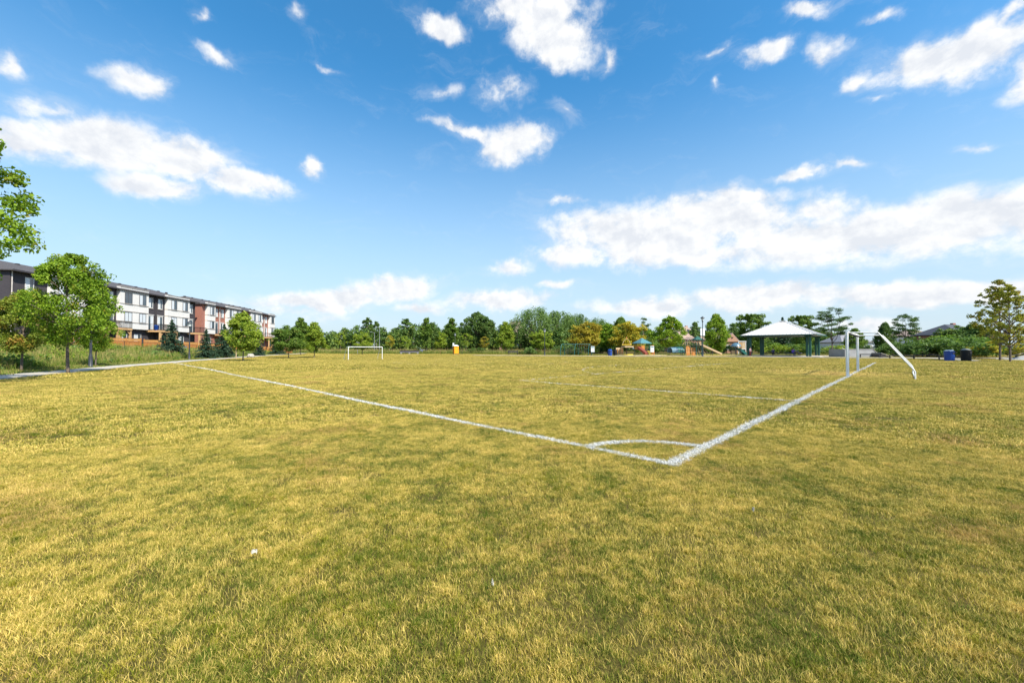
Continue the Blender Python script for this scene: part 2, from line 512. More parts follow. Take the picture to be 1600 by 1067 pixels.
class MB:
    """collects boxes, bars, tubes; build() links ONE mesh object"""
    def __init__(self):
        self.v, self.f = [], []
        self.smooth = []

    def add(self, vs, fs, smooth=False):
        o = len(self.v)
        self.v += [tuple(p) for p in vs]
        self.f += [tuple(i + o for i in q) for q in fs]
        self.smooth += [smooth] * len(fs)
        return self

    def box(self, x0, x1, y0, y1, z0, z1):
        vs = [(x, y, z) for z in (z0, z1) for y in (y0, y1) for x in (x0, x1)]
        fs = [(0, 2, 3, 1), (4, 5, 7, 6), (0, 1, 5, 4), (1, 3, 7, 5), (3, 2, 6, 7), (2, 0, 4, 6)]
        return self.add(vs, fs)

    def bevbox(self, x0, x1, y0, y1, z0, z1, b=.03):
        """box with chamfered vertical edges and top rim"""
        def ring(i, z):
            a0, a1, c0, c1 = x0 + i, x1 - i, y0 + i, y1 - i
            return [(a0 + b, c0, z), (a1 - b, c0, z), (a1, c0 + b, z), (a1, c1 - b, z), (a1 - b, c1, z), (a0 + b, c1, z), (a0, c1 - b, z), (a0, c0 + b, z)]
        vs = ring(0, z0) + ring(0, z1 - b) + ring(b * .8, z1)
        fs = []
        for r in range(2):
            for k in range(8):
                a = r * 8 + k; c = r * 8 + (k + 1) % 8
                fs.append((a, c, c + 8, a + 8))
        fs.append(tuple(range(7, -1, -1))); fs.append(tuple(range(16, 24)))
        return self.add(vs, fs)

    def beam(self, p, q, w, h, up=(0, 0, 1)):
        p, q = Vector(p), Vector(q)
        d = (q - p).normalized()
        s = d.cross(Vector(up))
        if s.length < 1e-4:
            s = d.cross(Vector((1, 0, 0)))
        s.normalize()
        t = s.cross(d)
        vs = []
        for c in (p, q):
            for (a, b) in ((-1, -1), (1, -1), (1, 1), (-1, 1)):
                vs.append(c + s * (a * w / 2) + t * (b * h / 2))
        fs = [(0, 1, 2, 3), (7, 6, 5, 4), (0, 4, 5, 1), (1, 5, 6, 2), (2, 6, 7, 3), (3, 7, 4, 0)]
        return self.add(vs, fs)

    def tube(self, pts, rad, n=8, cap=True):
        pts = [Vector(p) for p in pts]
        if not hasattr(rad, '__len__'):
            rad = [rad] * len(pts)
        vs, fs = [], []
        prev = None
        for i, p in enumerate(pts):
            d = (pts[min(i + 1, len(pts) - 1)] - pts[max(i - 1, 0)]).normalized()
            ref = prev if prev is not None else (Vector((0, 0, 1)) if abs(d.z) < .9 else Vector((1, 0, 0)))
            s = d.cross(ref)
            if s.length < 1e-4:
                s = d.cross(Vector((0, 1, 0)))
            s.normalize()
            t = s.cross(d).normalized()
            prev = t
            for k in range(n):
                a = 2 * math.pi * k / n
                vs.append(p + (s * math.cos(a) + t * math.sin(a)) * rad[i])
        for i in range(len(pts) - 1):
            for k in range(n):
                a = i * n + k; b = i * n + (k + 1) % n
                fs.append((a, b, b + n, a + n))
        if cap:
            fs.append(tuple(range(n - 1, -1, -1)))
            fs.append(tuple((len(pts) - 1) * n + k for k in range(n)))
        return self.add(vs, fs, True)

    def lathe(self, prof, n=12, c=(0, 0)):
        """prof: list of (radius, z)"""
        vs, fs = [], []
        for (r, z) in prof:
            for k in range(n):
                a = 2 * math.pi * k / n
                vs.append((c[0] + r * math.cos(a), c[1] + r * math.sin(a), z))
        for i in range(len(prof) - 1):
            for k in range(n):
                a = i * n + k; b = i * n + (k + 1) % n
                fs.append((a, b, b + n, a + n))
        fs.append(tuple(range(n - 1, -1, -1)))
        fs.append(tuple((len(prof) - 1) * n + k for k in range(n)))
        return self.add(vs, fs, True)

    def prism(self, poly, axis, a0, a1):
        """extrude a 2-D polygon along axis 'x' or 'y' (poly in the other two)"""
        n = len(poly)
        vs = []
        for a in (a0, a1):
            for (p, q) in poly:
                vs.append((a, p, q) if axis == 'x' else (p, a, q))
        fs = [tuple(range(n - 1, -1, -1)), tuple(range(n, 2 * n))]
        for k in range(n):
            fs.append((k, (k + 1) % n, (k + 1) % n + n, k + n))
        return self.add(vs, fs)

    def mesh(self, name):
        me = bpy.data.meshes.new(name)
        me.from_pydata(self.v, [], self.f)
        me.polygons.foreach_set('use_smooth', self.smooth)
        bm = bmesh.new()
        bm.from_mesh(me)
        bmesh.ops.recalc_face_normals(bm, faces=bm.faces)
        bm.to_mesh(me)
        bm.free()
        if any(self.smooth):
            try:
                me.set_sharp_from_angle(angle=R(40))
            except Exception:
                pass
        return me

    def build(self, name, material, parent=None):
        return obj(name, self.mesh(name), material, parent)


def obj(name, me, material=None, parent=None):
    if material is not None and not me.materials:
        me.materials.append(M[material] if isinstance(material, str) else material)
    o = bpy.data.objects.new(name, me)
    col.objects.link(o)
    if parent is not None:
        o.parent = parent
    return o


def tag(o, label=None, cat=None, group=None, kind=None):
    if label: o['label'] = label
    if cat: o['category'] = cat
    if group: o['group'] = group
    if kind: o['kind'] = kind
    return o


def empty(name, loc, rz=0.0, label=None, cat=None, group=None):
    o = bpy.data.objects.new(name, None)
    o.empty_display_size = .3
    col.objects.link(o)
    o.location = loc
    o.rotation_euler = (0, 0, rz)
    return tag(o, label, cat, group)


def smooth01(a, b, x):
    t = np.clip((np.asarray(x, dtype=float) - a) / (b - a), 0, 1)
    return t * t * (3 - 2 * t)


# ------------------------------------------------------------------ terrain
PATH = [(-12, -10), (-19, 8), (-24, 18.7), (-28.8, 28), (-33.6, 38), (-38.3, 47.7), (-41.5, 56), (-47, 73), (-52.5, 90), (-60, 115), (-75, 160)]
_py = np.array([p[1] for p in PATH], float)
_px = np.array([p[0] for p in PATH], float)


def path_x(Y):
    return np.interp(Y, _py, _px)


def ground(X, Y):
    X = np.asarray(X, float); Y = np.asarray(Y, float)
    s = path_x(Y) - X - 1.6
    z = 1.4 * smooth01(0, 14, s) * (1 - .55 * smooth01(85, 125, Y))
    z = z - .32 * np.exp(-((X + 21) ** 2 + (Y - 60) ** 2) / (2 * 13.0 ** 2))
    z = z + .12 * smooth01(45, 62, Y) * smooth01(15, 40, X)
    z = z + .9 * smooth01(105, 170, Y)
    near = 1 - smooth01(40, 70, np.hypot(X, Y))
    z = z + near * .02 * np.sin(X * .33 + 1.3) * np.sin(Y * .29 + .5)
    return z


def gz(X, Y):
    return float(ground(X, Y))


def at(px, d):
    """pixel column at a depth (metres along the view) -> ground point"""
    X = (px - 800) / F_PX * d
    return Vector((X, d, gz(X, d)))


def zat(py, d):
    return EYE + (HOR - py) / F_PX * d


def build_ground():
    xs = np.concatenate([[-1500, -700, -350, -200], np.arange(-130, 131, 2.0), [200, 350, 700, 1500]])
    ys = np.concatenate([[-600, -200, -80, -40], np.arange(-20, 181, 2.0), [260, 500, 1000, 2200]])
    XX, YY = np.meshgrid(xs, ys)
    ZZ = ground(XX, YY)
    V = np.stack([XX, YY, ZZ], -1).reshape(-1, 3)
    nx, ny = len(xs), len(ys)
    i = np.arange(nx * ny).reshape(ny, nx)
    q = np.stack([i[:-1, :-1], i[:-1, 1:], i[1:, 1:], i[1:, :-1]], -1).reshape(-1, 4)
    me = fast_mesh('ground', V, 4, q)
    o = obj('ground', me, 'turf_soil')
    tag(o, 'dry mown sports field turf reaching to the tree line', 'ground', kind='structure')


build_ground()


def ribbon(name, pts, width, material, label, lift=.03, thick=.12, cat='path'):
    """a paved strip that follows the ground, with sides"""
    fine = []
    for (a, b) in zip(pts[:-1], pts[1:]):
        n = max(2, int(math.dist(a, b) / 2.0))
        for k in range(n):
            fine.append((a[0] + (b[0] - a[0]) * k / n, a[1] + (b[1] - a[1]) * k / n))
    fine.append(pts[-1])
    mb = MB()
    vs, fs = [], []
    for i, p in enumerate(fine):
        a = fine[max(i - 1, 0)]; b = fine[min(i + 1, len(fine) - 1)]
        d = Vector((b[0] - a[0], b[1] - a[1])).normalized()
        nrm = Vector((-d.y, d.x)) * width / 2
        z = gz(*p) + lift
        L = (p[0] + nrm.x, p[1] + nrm.y); Rr = (p[0] - nrm.x, p[1] - nrm.y)
        z = max(z, gz(*L) + .02, gz(*Rr) + .02)
        vs += [(*L, z - thick), (*L, z), (*Rr, z), (*Rr, z - thick)]
    for i in range(len(fine) - 1):
        o = i * 4
        for k in range(3):
            fs.append((o + k, o + k + 1, o + k + 5, o + k + 4))
    mb.add(vs, fs)
    o = mb.build(name, material)
    tag(o, label, cat, kind='structure')
    return o


ribbon('path', PATH[1:-1], 1.7, 'concrete', 'pale concrete path along the weedy bank below the townhouses', lift=.05)
pv = [(-8, 84), (10, 76), (22, 68), (31, 64), (38, 60), (46, 56.5), (52, 55), (60, 54.5), (70, 53.5), (95, 52)]
ribbon('path', pv, 2.2, 'concrete', 'pale concrete path in front of the picnic shelter', lift=.06)
ribbon('path', [(57, 55.5), (55.6, 50), (53, 46), (50, 44.2)], 1.6, 'concrete', 'pale concrete spur path leading to the waste bins', lift=.045)


# ------------------------------------------------------------------ lawn (real blades)
def blades(rng, X, Y, Z, h, w, lean, curl=.5):
    """arrays of roots, heights, widths -> verts (n*5,3), tri indices, height attr"""
    n = len(X)
    a = rng.uniform(0, 2 * np.pi, n)
    l = lean * h
    fa = rng.uniform(0, np.pi, n)
    dx, dy = np.cos(a), np.sin(a)
    wx, wy = np.cos(fa) * w / 2, np.sin(fa) * w / 2
    root = np.stack([X, Y, Z], -1)
    mid = root + np.stack([dx * l * .48, dy * l * .48, h * .58 * np.ones(n)], -1)
    tip = root + np.stack([dx * l, dy * l, h * (1 - curl * np.minimum(lean, 1.4) * .35)], -1)
    ww = np.stack([wx, wy, np.zeros(n)], -1)
    V = np.stack([root - ww, root + ww, mid + ww * .8, mid - ww * .8, tip], 1).reshape(-1, 3)
    o = (np.arange(n) * 5)[:, None]
    tri = np.concatenate([o + [0, 1, 2], o + [0, 2, 3], o + [3, 2, 4]], 1).reshape(-1)
    ht = np.tile(np.array([0, 0, .6, .6, 1.0]), n)
    return V, tri, ht


def patch(name, seed, n, size, h, w, lean, material, stalks=0.0, tuft=0, tone=(0, 1)):
    rng = np.random.default_rng(seed)
    X = rng.uniform(-size / 2, size / 2, n); Y = rng.uniform(-size / 2, size / 2, n)
    if tuft:
        cx = rng.uniform(-size / 2, size / 2, tuft); cy = rng.uniform(-size / 2, size / 2, tuft)
        k = rng.integers(0, tuft, n)
        m = rng.random(n) < .33
        X = np.where(m, cx[k] + rng.normal(0, size * .045, n), X)
        Y = np.where(m, cy[k] + rng.normal(0, size * .045, n), Y)
    hh = rng.uniform(h[0], h[1], n) * np.where(rng.random(n) < .2, 1.25, 1)
    st = rng.random(n) < stalks
    hh = np.where(st, hh * rng.uniform(1.2, 1.6, n), hh)
    ww = rng.uniform(w[0], w[1], n) * np.where(st, .6, 1)
    ln = rng.uniform(lean[0], lean[1], n) * np.where(st, .3, 1)
    V, tri, ht = blades(rng, X, Y, np.full(n, -.004), hh, ww, ln)
    rnd = rng.uniform(tone[0], tone[1], n)
    rnd = np.where(st, 1.0, rnd)
    me = fast_mesh(name, V, 3, tri, {'rnd': np.repeat(rnd, 5), 'ht': ht})
    me.materials.append(M[material])
    return me


def scatter(name, meshes, X, Y, size_jit, label, lift=0.0, seed=0, tilt=0):
    """one 'stuff' object: points carrying instances of the given patches"""
    rng = np.random.default_rng(seed)
    n = len(X)
    Z = ground(X, Y) + lift
    me = fast_mesh(name, np.stack([X, Y, Z], -1), 3, np.zeros(0, int), {
        'rot': rng.uniform(0, 2 * np.pi, n), 'scl': rng.uniform(*size_jit, n), 'var': rng.integers(0, len(meshes), n).astype(float)})
    o = obj(name, me)
    src = bpy.data.collections.new(name + '_source')
    for k, m in enumerate(meshes):
        src.objects.link(bpy.data.objects.new(f'{name}_tuft_{k:02d}', m))
    g = bpy.data.node_groups.new(name + '_scatter', 'GeometryNodeTree')
    g.interface.new_socket('Geometry', in_out='INPUT', socket_type='NodeSocketGeometry')
    g.interface.new_socket('Geometry', in_out='OUTPUT', socket_type='NodeSocketGeometry')
    N = g.nodes
    gi, go = N.new('NodeGroupInput'), N.new('NodeGroupOutput')
    ip = N.new('GeometryNodeInstanceOnPoints')
    ci = N.new('GeometryNodeCollectionInfo')
    ci.inputs['Collection'].default_value = src
    ci.inputs['Separate Children'].default_value = True
    ci.inputs['Reset Children'].default_value = True

    def named(nm):
        a = N.new('GeometryNodeInputNamedAttribute')
        a.data_type = 'FLOAT'
        a.inputs['Name'].default_value = nm
        return a.outputs[0]
    L = g.links.new
    cb = N.new('ShaderNodeCombineXYZ')
    L(named('rot'), cb.inputs[2])
    L(gi.outputs[0], ip.inputs['Points'])
    L(ci.outputs[0], ip.inputs['Instance'])
    ip.inputs['Pick Instance'].default_value = True
    L(named('var'), ip.inputs['Instance Index'])
    L(cb.outputs[0], ip.inputs['Rotation'])
    L(named('scl'), ip.inputs['Scale'])
    L(ip.outputs[0], go.inputs[0])
    md = o.modifiers.new('scatter', 'NODES')
    md.node_group = g
    tag(o, label, 'grass', kind='stuff')
    return o


def jgrid(rng, x0, x1, y0, y1, step):
    gx, gy = np.meshgrid(np.arange(x0, x1, step), np.arange(y0, y1, step))
    X = gx.ravel() + rng.uniform(-.45, .45, gx.size) * step
    Y = gy.ravel() + rng.uniform(-.45, .45, gx.size) * step
    return X, Y


def lawn():
    rng = np.random.default_rng(5)

    def seen(X, Y, m):
        return np.abs(X) < 1.30 * np.maximum(Y, 0) * 1.06 + m

    def on_path(X, Y):
        return np.abs(path_x(Y) - X) < 1.15

    near = [patch('lawn_near', 10 + k, 2000, .36, (.012, .034), (.0012, .0028), (.1, 1.05), 'lawn', .012, 4) for k in range(7)]
    mid = [patch('lawn_mid', 30 + k, 1100, .75, (.025, .05), (.004, .008), (.2, 1.3), 'lawn', .025, 7) for k in range(6)]
    far = [patch('lawn_far', 50 + k, 620, 1.6, (.035, .07), (.014, .026), (.2, 1.2), 'lawn', .02, 8) for k in range(6)]
    X, Y = jgrid(rng, -14, 14, .2, 8.2, .215)
    k = seen(X, Y, 2.2) & (np.hypot(X, Y) < 8.3)
    scatter('lawn_grass', near, X[k], Y[k], (.85, 1.2), 'sunburnt mown grass around the near corner of the pitch', seed=1)
    # single tufts: lush dark ones and bleached standing stalks
    lush = [patch('tuft_lush', 100 + k, 560, .34, (.02, .046), (.0014, .003), (.2, 1.2), 'lawn', 0, 2, (0, .28)) for k in range(4)]
    pale = [patch('tuft_pale', 110 + k, 130, .30, (.025, .06), (.0011, .0022), (.1, .8), 'lawn', 0, 3, (.85, 1.0)) for k in range(4)]
    r2 = np.random.default_rng(91)
    n = 420
    Y = 1.4 + 10 * r2.random(n) ** .8
    X = r2.uniform(-1.35, 1.35, n) * (Y + .5)
    X = np.concatenate([X, [-1.31, -1.20, -1.42, -1.25]]); Y = np.concatenate([Y, [2.47, 2.55, 2.40, 2.33]])
    scatter('grass_tuft', lush, X, Y, (.5, 1.15), 'dark green lush tufts dotted over the dry lawn', seed=21)
    n = 520
    Y = 1.4 + 10 * r2.random(n) ** .8
    X = r2.uniform(-1.35, 1.35, n) * (Y + .5)
    scatter('grass_stalks', pale, X, Y, (.6, 1.3), 'bleached standing stalks dotted over the dry lawn', seed=22)
    X, Y = jgrid(rng, -40, 40, 3, 29, .5)
    r = np.hypot(X, Y)
    k = seen(X, Y, 3) & (r > 7.9) & (r < 28) & (X > path_x(Y) + .9)
    scatter('lawn_grass', mid, X[k], Y[k], (.85, 1.2), 'sunburnt mown grass across the middle of the pitch', seed=2)
    X, Y = jgrid(rng, -95, 95, 8, 128, 1.15)
    r = np.hypot(X, Y)
    k = seen(X, Y, 4) & (r > 27) & (X > path_x(Y) + .9) & (Y < far_edge(X))
    # keep off the paved strips and the shelter floor
    px_ = np.interp(X, [p[0] for p in pv], [p[1] for p in pv])
    k &= ~((np.abs(px_ - Y) < 1.9) & (X > -8))
    k &= ~((np.abs(X - 45.8) + np.abs(Y - 67.2)) < 9.2)
    k &= ~((np.hypot(X - 55, Y - 49) < 2.6))
    scatter('lawn_grass', far, X[k], Y[k], (.85, 1.25), 'straw coloured grass on the far half of the sports field', seed=3)


def far_edge(X):
    """where the mown field gives way to rough grass, trees and play area"""
    return np.interp(X, [-80, -62, -50, -30, -10, 0, 10, 25, 60, 95], [122, 118, 112, 108, 104, 98, 88, 82, 80, 80])


def strip(name, pts, width, label, dens, closed=False, fade=0.0, seed=0, hgt=(.016, .038)):
    """painted marking: white coated blades along a polyline"""
    rng = np.random.default_rng(seed)
    P = np.array(pts, float)
    seg = np.diff(P, axis=0)
    L = np.hypot(seg[:, 0], seg[:, 1])
    Xs, Ys, Ss = [], [], []
    for p, s, l in zip(P[:-1], seg, L):
        mid = p + s / 2
        dist = math.hypot(*mid)
        k = max(1.0, dist / 5.0)                    # coarser flecks farther away
        n = int(l * width * dens / k ** 1.55) + 1
        t = rng.random(n)
        o = np.clip(rng.normal(0, .30, n), -.66, .66) * width + .012 * np.sin(dist * 1.7 + seed) + .008 * np.sin(dist * 4.1)
        d = s / l
        X = p[0] + s[0] * t - d[1] * o
        Y = p[1] + s[1] * t + d[0] * o
        if fade:
            keep = (np.sin(X * 2.3 + seed) * np.sin(Y * 1.9 + 2 * seed) * .5 + .5 + rng.uniform(-.3, .3, n)) > fade
            X, Y = X[keep], Y[keep]
        Xs.append(X); Ys.append(Y); Ss.append(np.full(len(X), k))
    X, Y, K = np.concatenate(Xs), np.concatenate(Ys), np.concatenate(Ss)
    n = len(X)
    D = np.hypot(X, Y)
    h = rng.uniform(hgt[0], hgt[1], n) * np.where(D > 27, 2.0, np.where(D > 7.8, 1.5, 1.0))
    w = rng.uniform(.0032, .0065, n) * K ** .9
    V, tri, ht = blades(rng, X, Y, ground(X, Y), h, w, rng.uniform(.3, 1.5, n))
    me = fast_mesh(name, V, 3, tri)
    o = obj(name, me, 'line_paint')
    tag(o, label, 'marking', kind='structure')
    return o


def line_uv(a, b, step=1.0):
    n = max(2, int(math.dist(a, b) / step))
    return [uv(a[0] + (b[0] - a[0]) * k / n, a[1] + (b[1] - a[1]) * k / n) for k in range(n + 1)]


def markings():
    strip('goal_line', line_uv((-.05, 0), (46.6, 0)), .14, 'white painted goal line running under the near goal', 17000, fade=.10, seed=1)
    strip('touch_line', line_uv((0, .05), (0, 57)), .12, 'white painted touch line running towards the townhouses', 16000, fade=.12, seed=2)
    strip('corner_arc', [uv(1.12 * math.cos(a), 1.12 * math.sin(a)) for a in np.linspace(.02, math.pi / 2 - .02, 14)], .15, 'white quarter circle painted in the corner of the pitch', 14500, fade=.1, seed=3)
    strip('penalty_line', line_uv((7.78, .05), (7.78, 9.7)), .075, 'thin white side line of the penalty area', 11000, seed=4)
    strip('penalty_line', line_uv((7.78, 9.7), (38.8, 9.7)), .085, 'faded white front line of the penalty area', 9000, fade=.16, seed=5)
    arc = []
    for a in np.linspace(R(36), R(144), 30):
        arc.append(uv(23.3 + 12.1 * math.cos(a), 2.5 + 12.1 * math.sin(a)))
    strip('penalty_arc', arc, .09, 'faded white arc before the penalty area', 6000, fade=.22, seed=6)
    cir = [uv(23.3 + 9 * math.cos(a), 30 + 9 * math.sin(a)) for a in np.linspace(0, 2 * math.pi, 60)]
    strip('centre_circle', cir, .08, 'almost worn away white centre circle', 6000, fade=.55, seed=7)


markings()
lawn()


# rough grass: the bank below the houses and the strip before the wood
def meadow():
    rng = np.random.default_rng(8)
    tall = [patch('meadow_tall', 70 + k, 170, 1.3, (.25, .75), (.012, .03), (.15, .7), 'meadow', .10, 7) for k in range(6)]
    short = [patch('meadow_short', 80 + k, 300, 1.2, (.05, .16), (.012, .024), (.3, 1.1), 'meadow', .05, 7) for k in range(4)]
    X, Y = jgrid(rng, -90, -14, 4, 125, .8)
    s = path_x(Y) - X
    k = (s > 1.2) & (s < 22) & (np.abs(X) < 1.42 * Y + 3) & (X > -58.2 + (Y - 46.7) * -.135 - 2)
    kk = k & (s < 4.2)
    scatter('verge_grass', short, X[kk], Y[kk], (.8, 1.3), 'short green verge grass along the concrete path below the bank', seed=4)
    kk = k & (s > 3.4)
    scatter('tall_grass', tall, X[kk], Y[kk], (.55, 1.25), 'tall weeds and tawny grass on the bank below the townhouses', seed=5)
    weeds = []
    for k in range(5):
        r2 = np.random.default_rng(400 + k)
        n = 16
        C = np.stack([r2.normal(0, .38, n), r2.normal(0, .38, n), r2.uniform(.08, .55, n)], -1)
        V, rn = leaf_cloud(r2, C, np.full(n, .2), 16, .13, .5, .9)
        me = fast_mesh('weed', V, 4, np.arange(len(V)), {'rnd': rn})
        me.materials.append(M[('shrub_leaf', 'lime_leaf', 'mid_leaf', 'maple_leaf', 'willow_leaf')[k]])
        weeds.append(me)
    pick = kk & (rng.random(len(kk)) < .30)
    scatter('weeds', weeds, X[pick], Y[pick], (.5, 1.5), 'leafy green weeds among the tawny grass of the bank', seed=15)
    X, Y = jgrid(rng, -75, 40, 78, 135, 1.0)
    e = far_edge(X)
    k = (Y > e - .5) & (Y < e + 14) & (X > path_x(Y) - 6) & (X < 16)
    scatter('tall_grass', tall, X[k], Y[k], (.8, 1.7), 'tall tawny meadow grass between the field and the wood', seed=6)
    X, Y = jgrid(rng, 8, 95, 76, 100, 1.0)
    k = (Y > far_edge(X) - 1)
    scatter('verge_grass', short, X[k], Y[k], (.9, 1.5), 'short green grass around the playground', seed=7)



# ------------------------------------------------------------------ trees
def leaf_cloud(rng, C, rad, per, size, up=.5, squash=.8):
    """C (n,3) clump centres, rad (n,), leaves as bent diamonds"""
    n = len(C) * per
    g = rng.normal(0, 1, (n, 3))
    g /= np.linalg.norm(g, axis=1, keepdims=True) + 1e-9
    g *= (rng.random((n, 1)) ** .42)
    g[:, 2] *= squash
    P = np.repeat(C, per, 0) + g * np.repeat(rad, per)[:, None]
    nor = rng.normal(0, 1, (n, 3)) * .75 + g * .6
    nor[:, 2] += up
    nor /= np.linalg.norm(nor, axis=1, keepdims=True)
    a = rng.normal(0, 1, (n, 3))
    t = np.cross(nor, a); t /= np.linalg.norm(t, axis=1, keepdims=True) + 1e-9
    b = np.cross(nor, t)
    L = size * rng.uniform(.6, 1.35, n)[:, None]
    W = L * rng.uniform(.5, .8, n)[:, None]
    V = np.stack([P - t * L * .5, P + b * W * .5 - nor * L * .06, P + t * L * .5, P - b * W * .5 - nor * L * .06], 1).reshape(-1, 3)
    clump_tone = np.repeat(rng.uniform(-.18, .18, len(C)), per)
    rnd = np.clip(rng.random(n) * .8 + .1 + clump_tone, 0, 1)
    return V, np.repeat(rnd, 4)


def leaves_mesh(name, parts):
    V = np.concatenate([p[0] for p in parts]); r = np.concatenate([p[1] for p in parts])
    return fast_mesh(name, V, 4, np.arange(len(V)), {'rnd': r})


PROTO = {}


def limb(mb, p, q, r0, r1, rng, sag=.0, n=4):
    pts, rr = [], []
    p, q = Vector(p), Vector(q)
    ln = (q - p).length
    for k in range(n + 1):
        t = k / n
        w = Vector(rng.normal(0, 1, 3)) * ln * .03 * (1 if 0 < k < n else 0)
        c = p.lerp(q, t) + w + Vector((0, 0, sag * ln * math.sin(math.pi * t)))
        pts.append(c); rr.append(r0 + (r1 - r0) * t)
    mb.tube(pts, rr, 6, cap=False)
    return pts


def broadleaf(kind, seed, H=6.5, clear=1.5, Rw=2.5, n_cl=80, per=150, size=.13, cl_r=.5, trunk_r=.09,
              shape='ovoid', shell=.55, limbs=16, up=.5, squash=.8, forks=1, twigs=0):
    """one prototype: (trunk mesh, crown mesh, height). Crown from clumps spread through an uneven envelope."""
    rng = np.random.default_rng(seed)
    hc = H - clear

    def prof(t):
        t = np.clip(t, 0, 1)
        if shape == 'ovoid':
            return np.sin(np.pi * np.clip(t, .02, .99) ** .72) ** .62 * (1 - .18 * t)
        if shape == 'round':
            return np.sqrt(np.clip(1 - (2 * t - .95) ** 2, 0.05, 1))
        if shape == 'vase':
            return .35 + .65 * np.sin(np.pi * np.clip(t, 0, 1) ** 1.35 * .86 + .15)
        if shape == 'column':
            return np.sin(np.pi * np.clip(t, .03, .985) ** .8) ** .5 * .8
        if shape == 'pyramid':
            return np.clip(1.08 - t, .06, 1) ** .8 * np.clip(t * 7 + .35, 0, 1)
        return np.ones_like(t)
    lob = rng.uniform(0, 6.28, 6)
    cen = []
    k = 0
    while len(cen) < n_cl and k < n_cl * 60:
        k += 1
        t = rng.random() ** .95
        a = rng.uniform(0, 2 * np.pi)
        rr = Rw * float(prof(np.array(t))) * (1 + .17 * math.sin(2 * a + lob[0] + 3 * t) + .12 * math.sin(5 * a + lob[1]) + .10 * math.sin(9 * t + lob[2]))
        q = rng.random()
        rad = rr * (shell + (1 - shell) * q if rng.random() < .72 else q ** .5)
        z = clear + hc * (t * .97 + .015)
        c = np.array([math.cos(a) * rad, math.sin(a) * rad, z])
        if cen and min(np.linalg.norm(c - o) for o in cen[-60:]) < cl_r * .42:
            continue
        cen.append(c)
    C = np.array(cen)
    rad = cl_r * rng.uniform(.65, 1.25, len(C)) * (1.05 - .4 * np.clip((C[:, 2] - clear) / hc, 0, 1))
    parts = [leaf_cloud(rng, C, rad, per, size, up, squash)]
    # loose sprigs that break the outline
    m = rng.random(len(C)) < .5
    Cs = C[m] * np.array([1.04, 1.04, 1.0]) + rng.normal(0, min(cl_r, .6) * .38, (m.sum(), 3))
    parts.append(leaf_cloud(rng, Cs, rad[m] * .75, max(6, per // 7), size, up, squash))
    crown = leaves_mesh(kind + '_crown', parts)
    mb = MB()
    # trunk
    top = H * .80
    bx, by = rng.normal(0, .03, 2) * H
    pts = [(0, 0, -.15), (0, 0, .05), (bx * .25, by * .25, clear * .6), (bx * .6, by * .6, clear + hc * .3), (bx, by, top)]
    tr = [trunk_r * 1.45, trunk_r * 1.15, trunk_r, trunk_r * .7, trunk_r * .16]
    mb.tube(pts, tr, 10)
    ends = C[rng.permutation(len(C))[:limbs]]
    for e in ends:
        z0 = max(clear * .85, min(e[2] - np.hypot(e[0], e[1]) * rng.uniform(.5, .9), top * .93))
        f = min(1, z0 / top)
        b0 = Vector((bx * f, by * f, z0))
        r0 = trunk_r * (1 - .75 * f) * .62 + .008
        limb(mb, b0, e, r0, .010 + trunk_r * .05, rng, .05)
    PROTO[kind] = (mb.mesh(kind + '_trunk'), crown, H)


def lacy(kind, seed, H=8.0, clear=2.4, Rw=3.4, ends=40, size=.15, per=60):
    """honey-locust habit: ascending leaders, open flat sprays with sky between"""
    rng = np.random.default_rng(seed)
    mb = MB()
    mb.tube([(0, 0, -.15), (.02, 0, clear * .5), (.08, .05, clear), (.0, .12, H * .5), (.1, 0, H * .82)], [.15, .12, .105, .07, .018], 9)
    leaders = []
    for k in range(5):
        a = k * 1.256 + rng.uniform(-.3, .3)
        z0 = clear * rng.uniform(.85, 1.25)
        e = Vector((math.cos(a) * Rw * .5, math.sin(a) * Rw * .5, H * rng.uniform(.68, .9)))
        leaders.append(limb(mb, (.04, .03, z0), e, .06, .018, rng, -.06, 6))
    parts = []
    for k in range(ends):
        a = k * 2.4 + rng.uniform(-.5, .5)
        t = rng.random()
        rr = Rw * (.25 + .75 * math.sin(math.pi * (.12 + .74 * t))) * rng.uniform(.45, 1.05)
        z = H * (.42 + .58 * t) - .1 * rr
        e = Vector((math.cos(a) * rr, math.sin(a) * rr, z))
        best = min((p for L in leaders for p in L[2:]), key=lambda p: (p - e).length + (0 if p.z < e.z else 2))
        pts = limb(mb, best, e, .022, .006, rng, .08, 4)
        C = [np.array(p) + rng.normal(0, .1, 3) * [1, 1, .3] for p in pts[2:]] + [np.array(e) + rng.normal(0, .25, 3) * [1, 1, .25] for _ in range(2)]
        r_ = rng.uniform(.38, .72, len(C))
        parts.append(leaf_cloud(rng, np.array(C), r_, per, size, .8, .4))
    PROTO[kind] = (mb.mesh(kind + '_trunk'), leaves_mesh(kind + '_crown', parts), H)


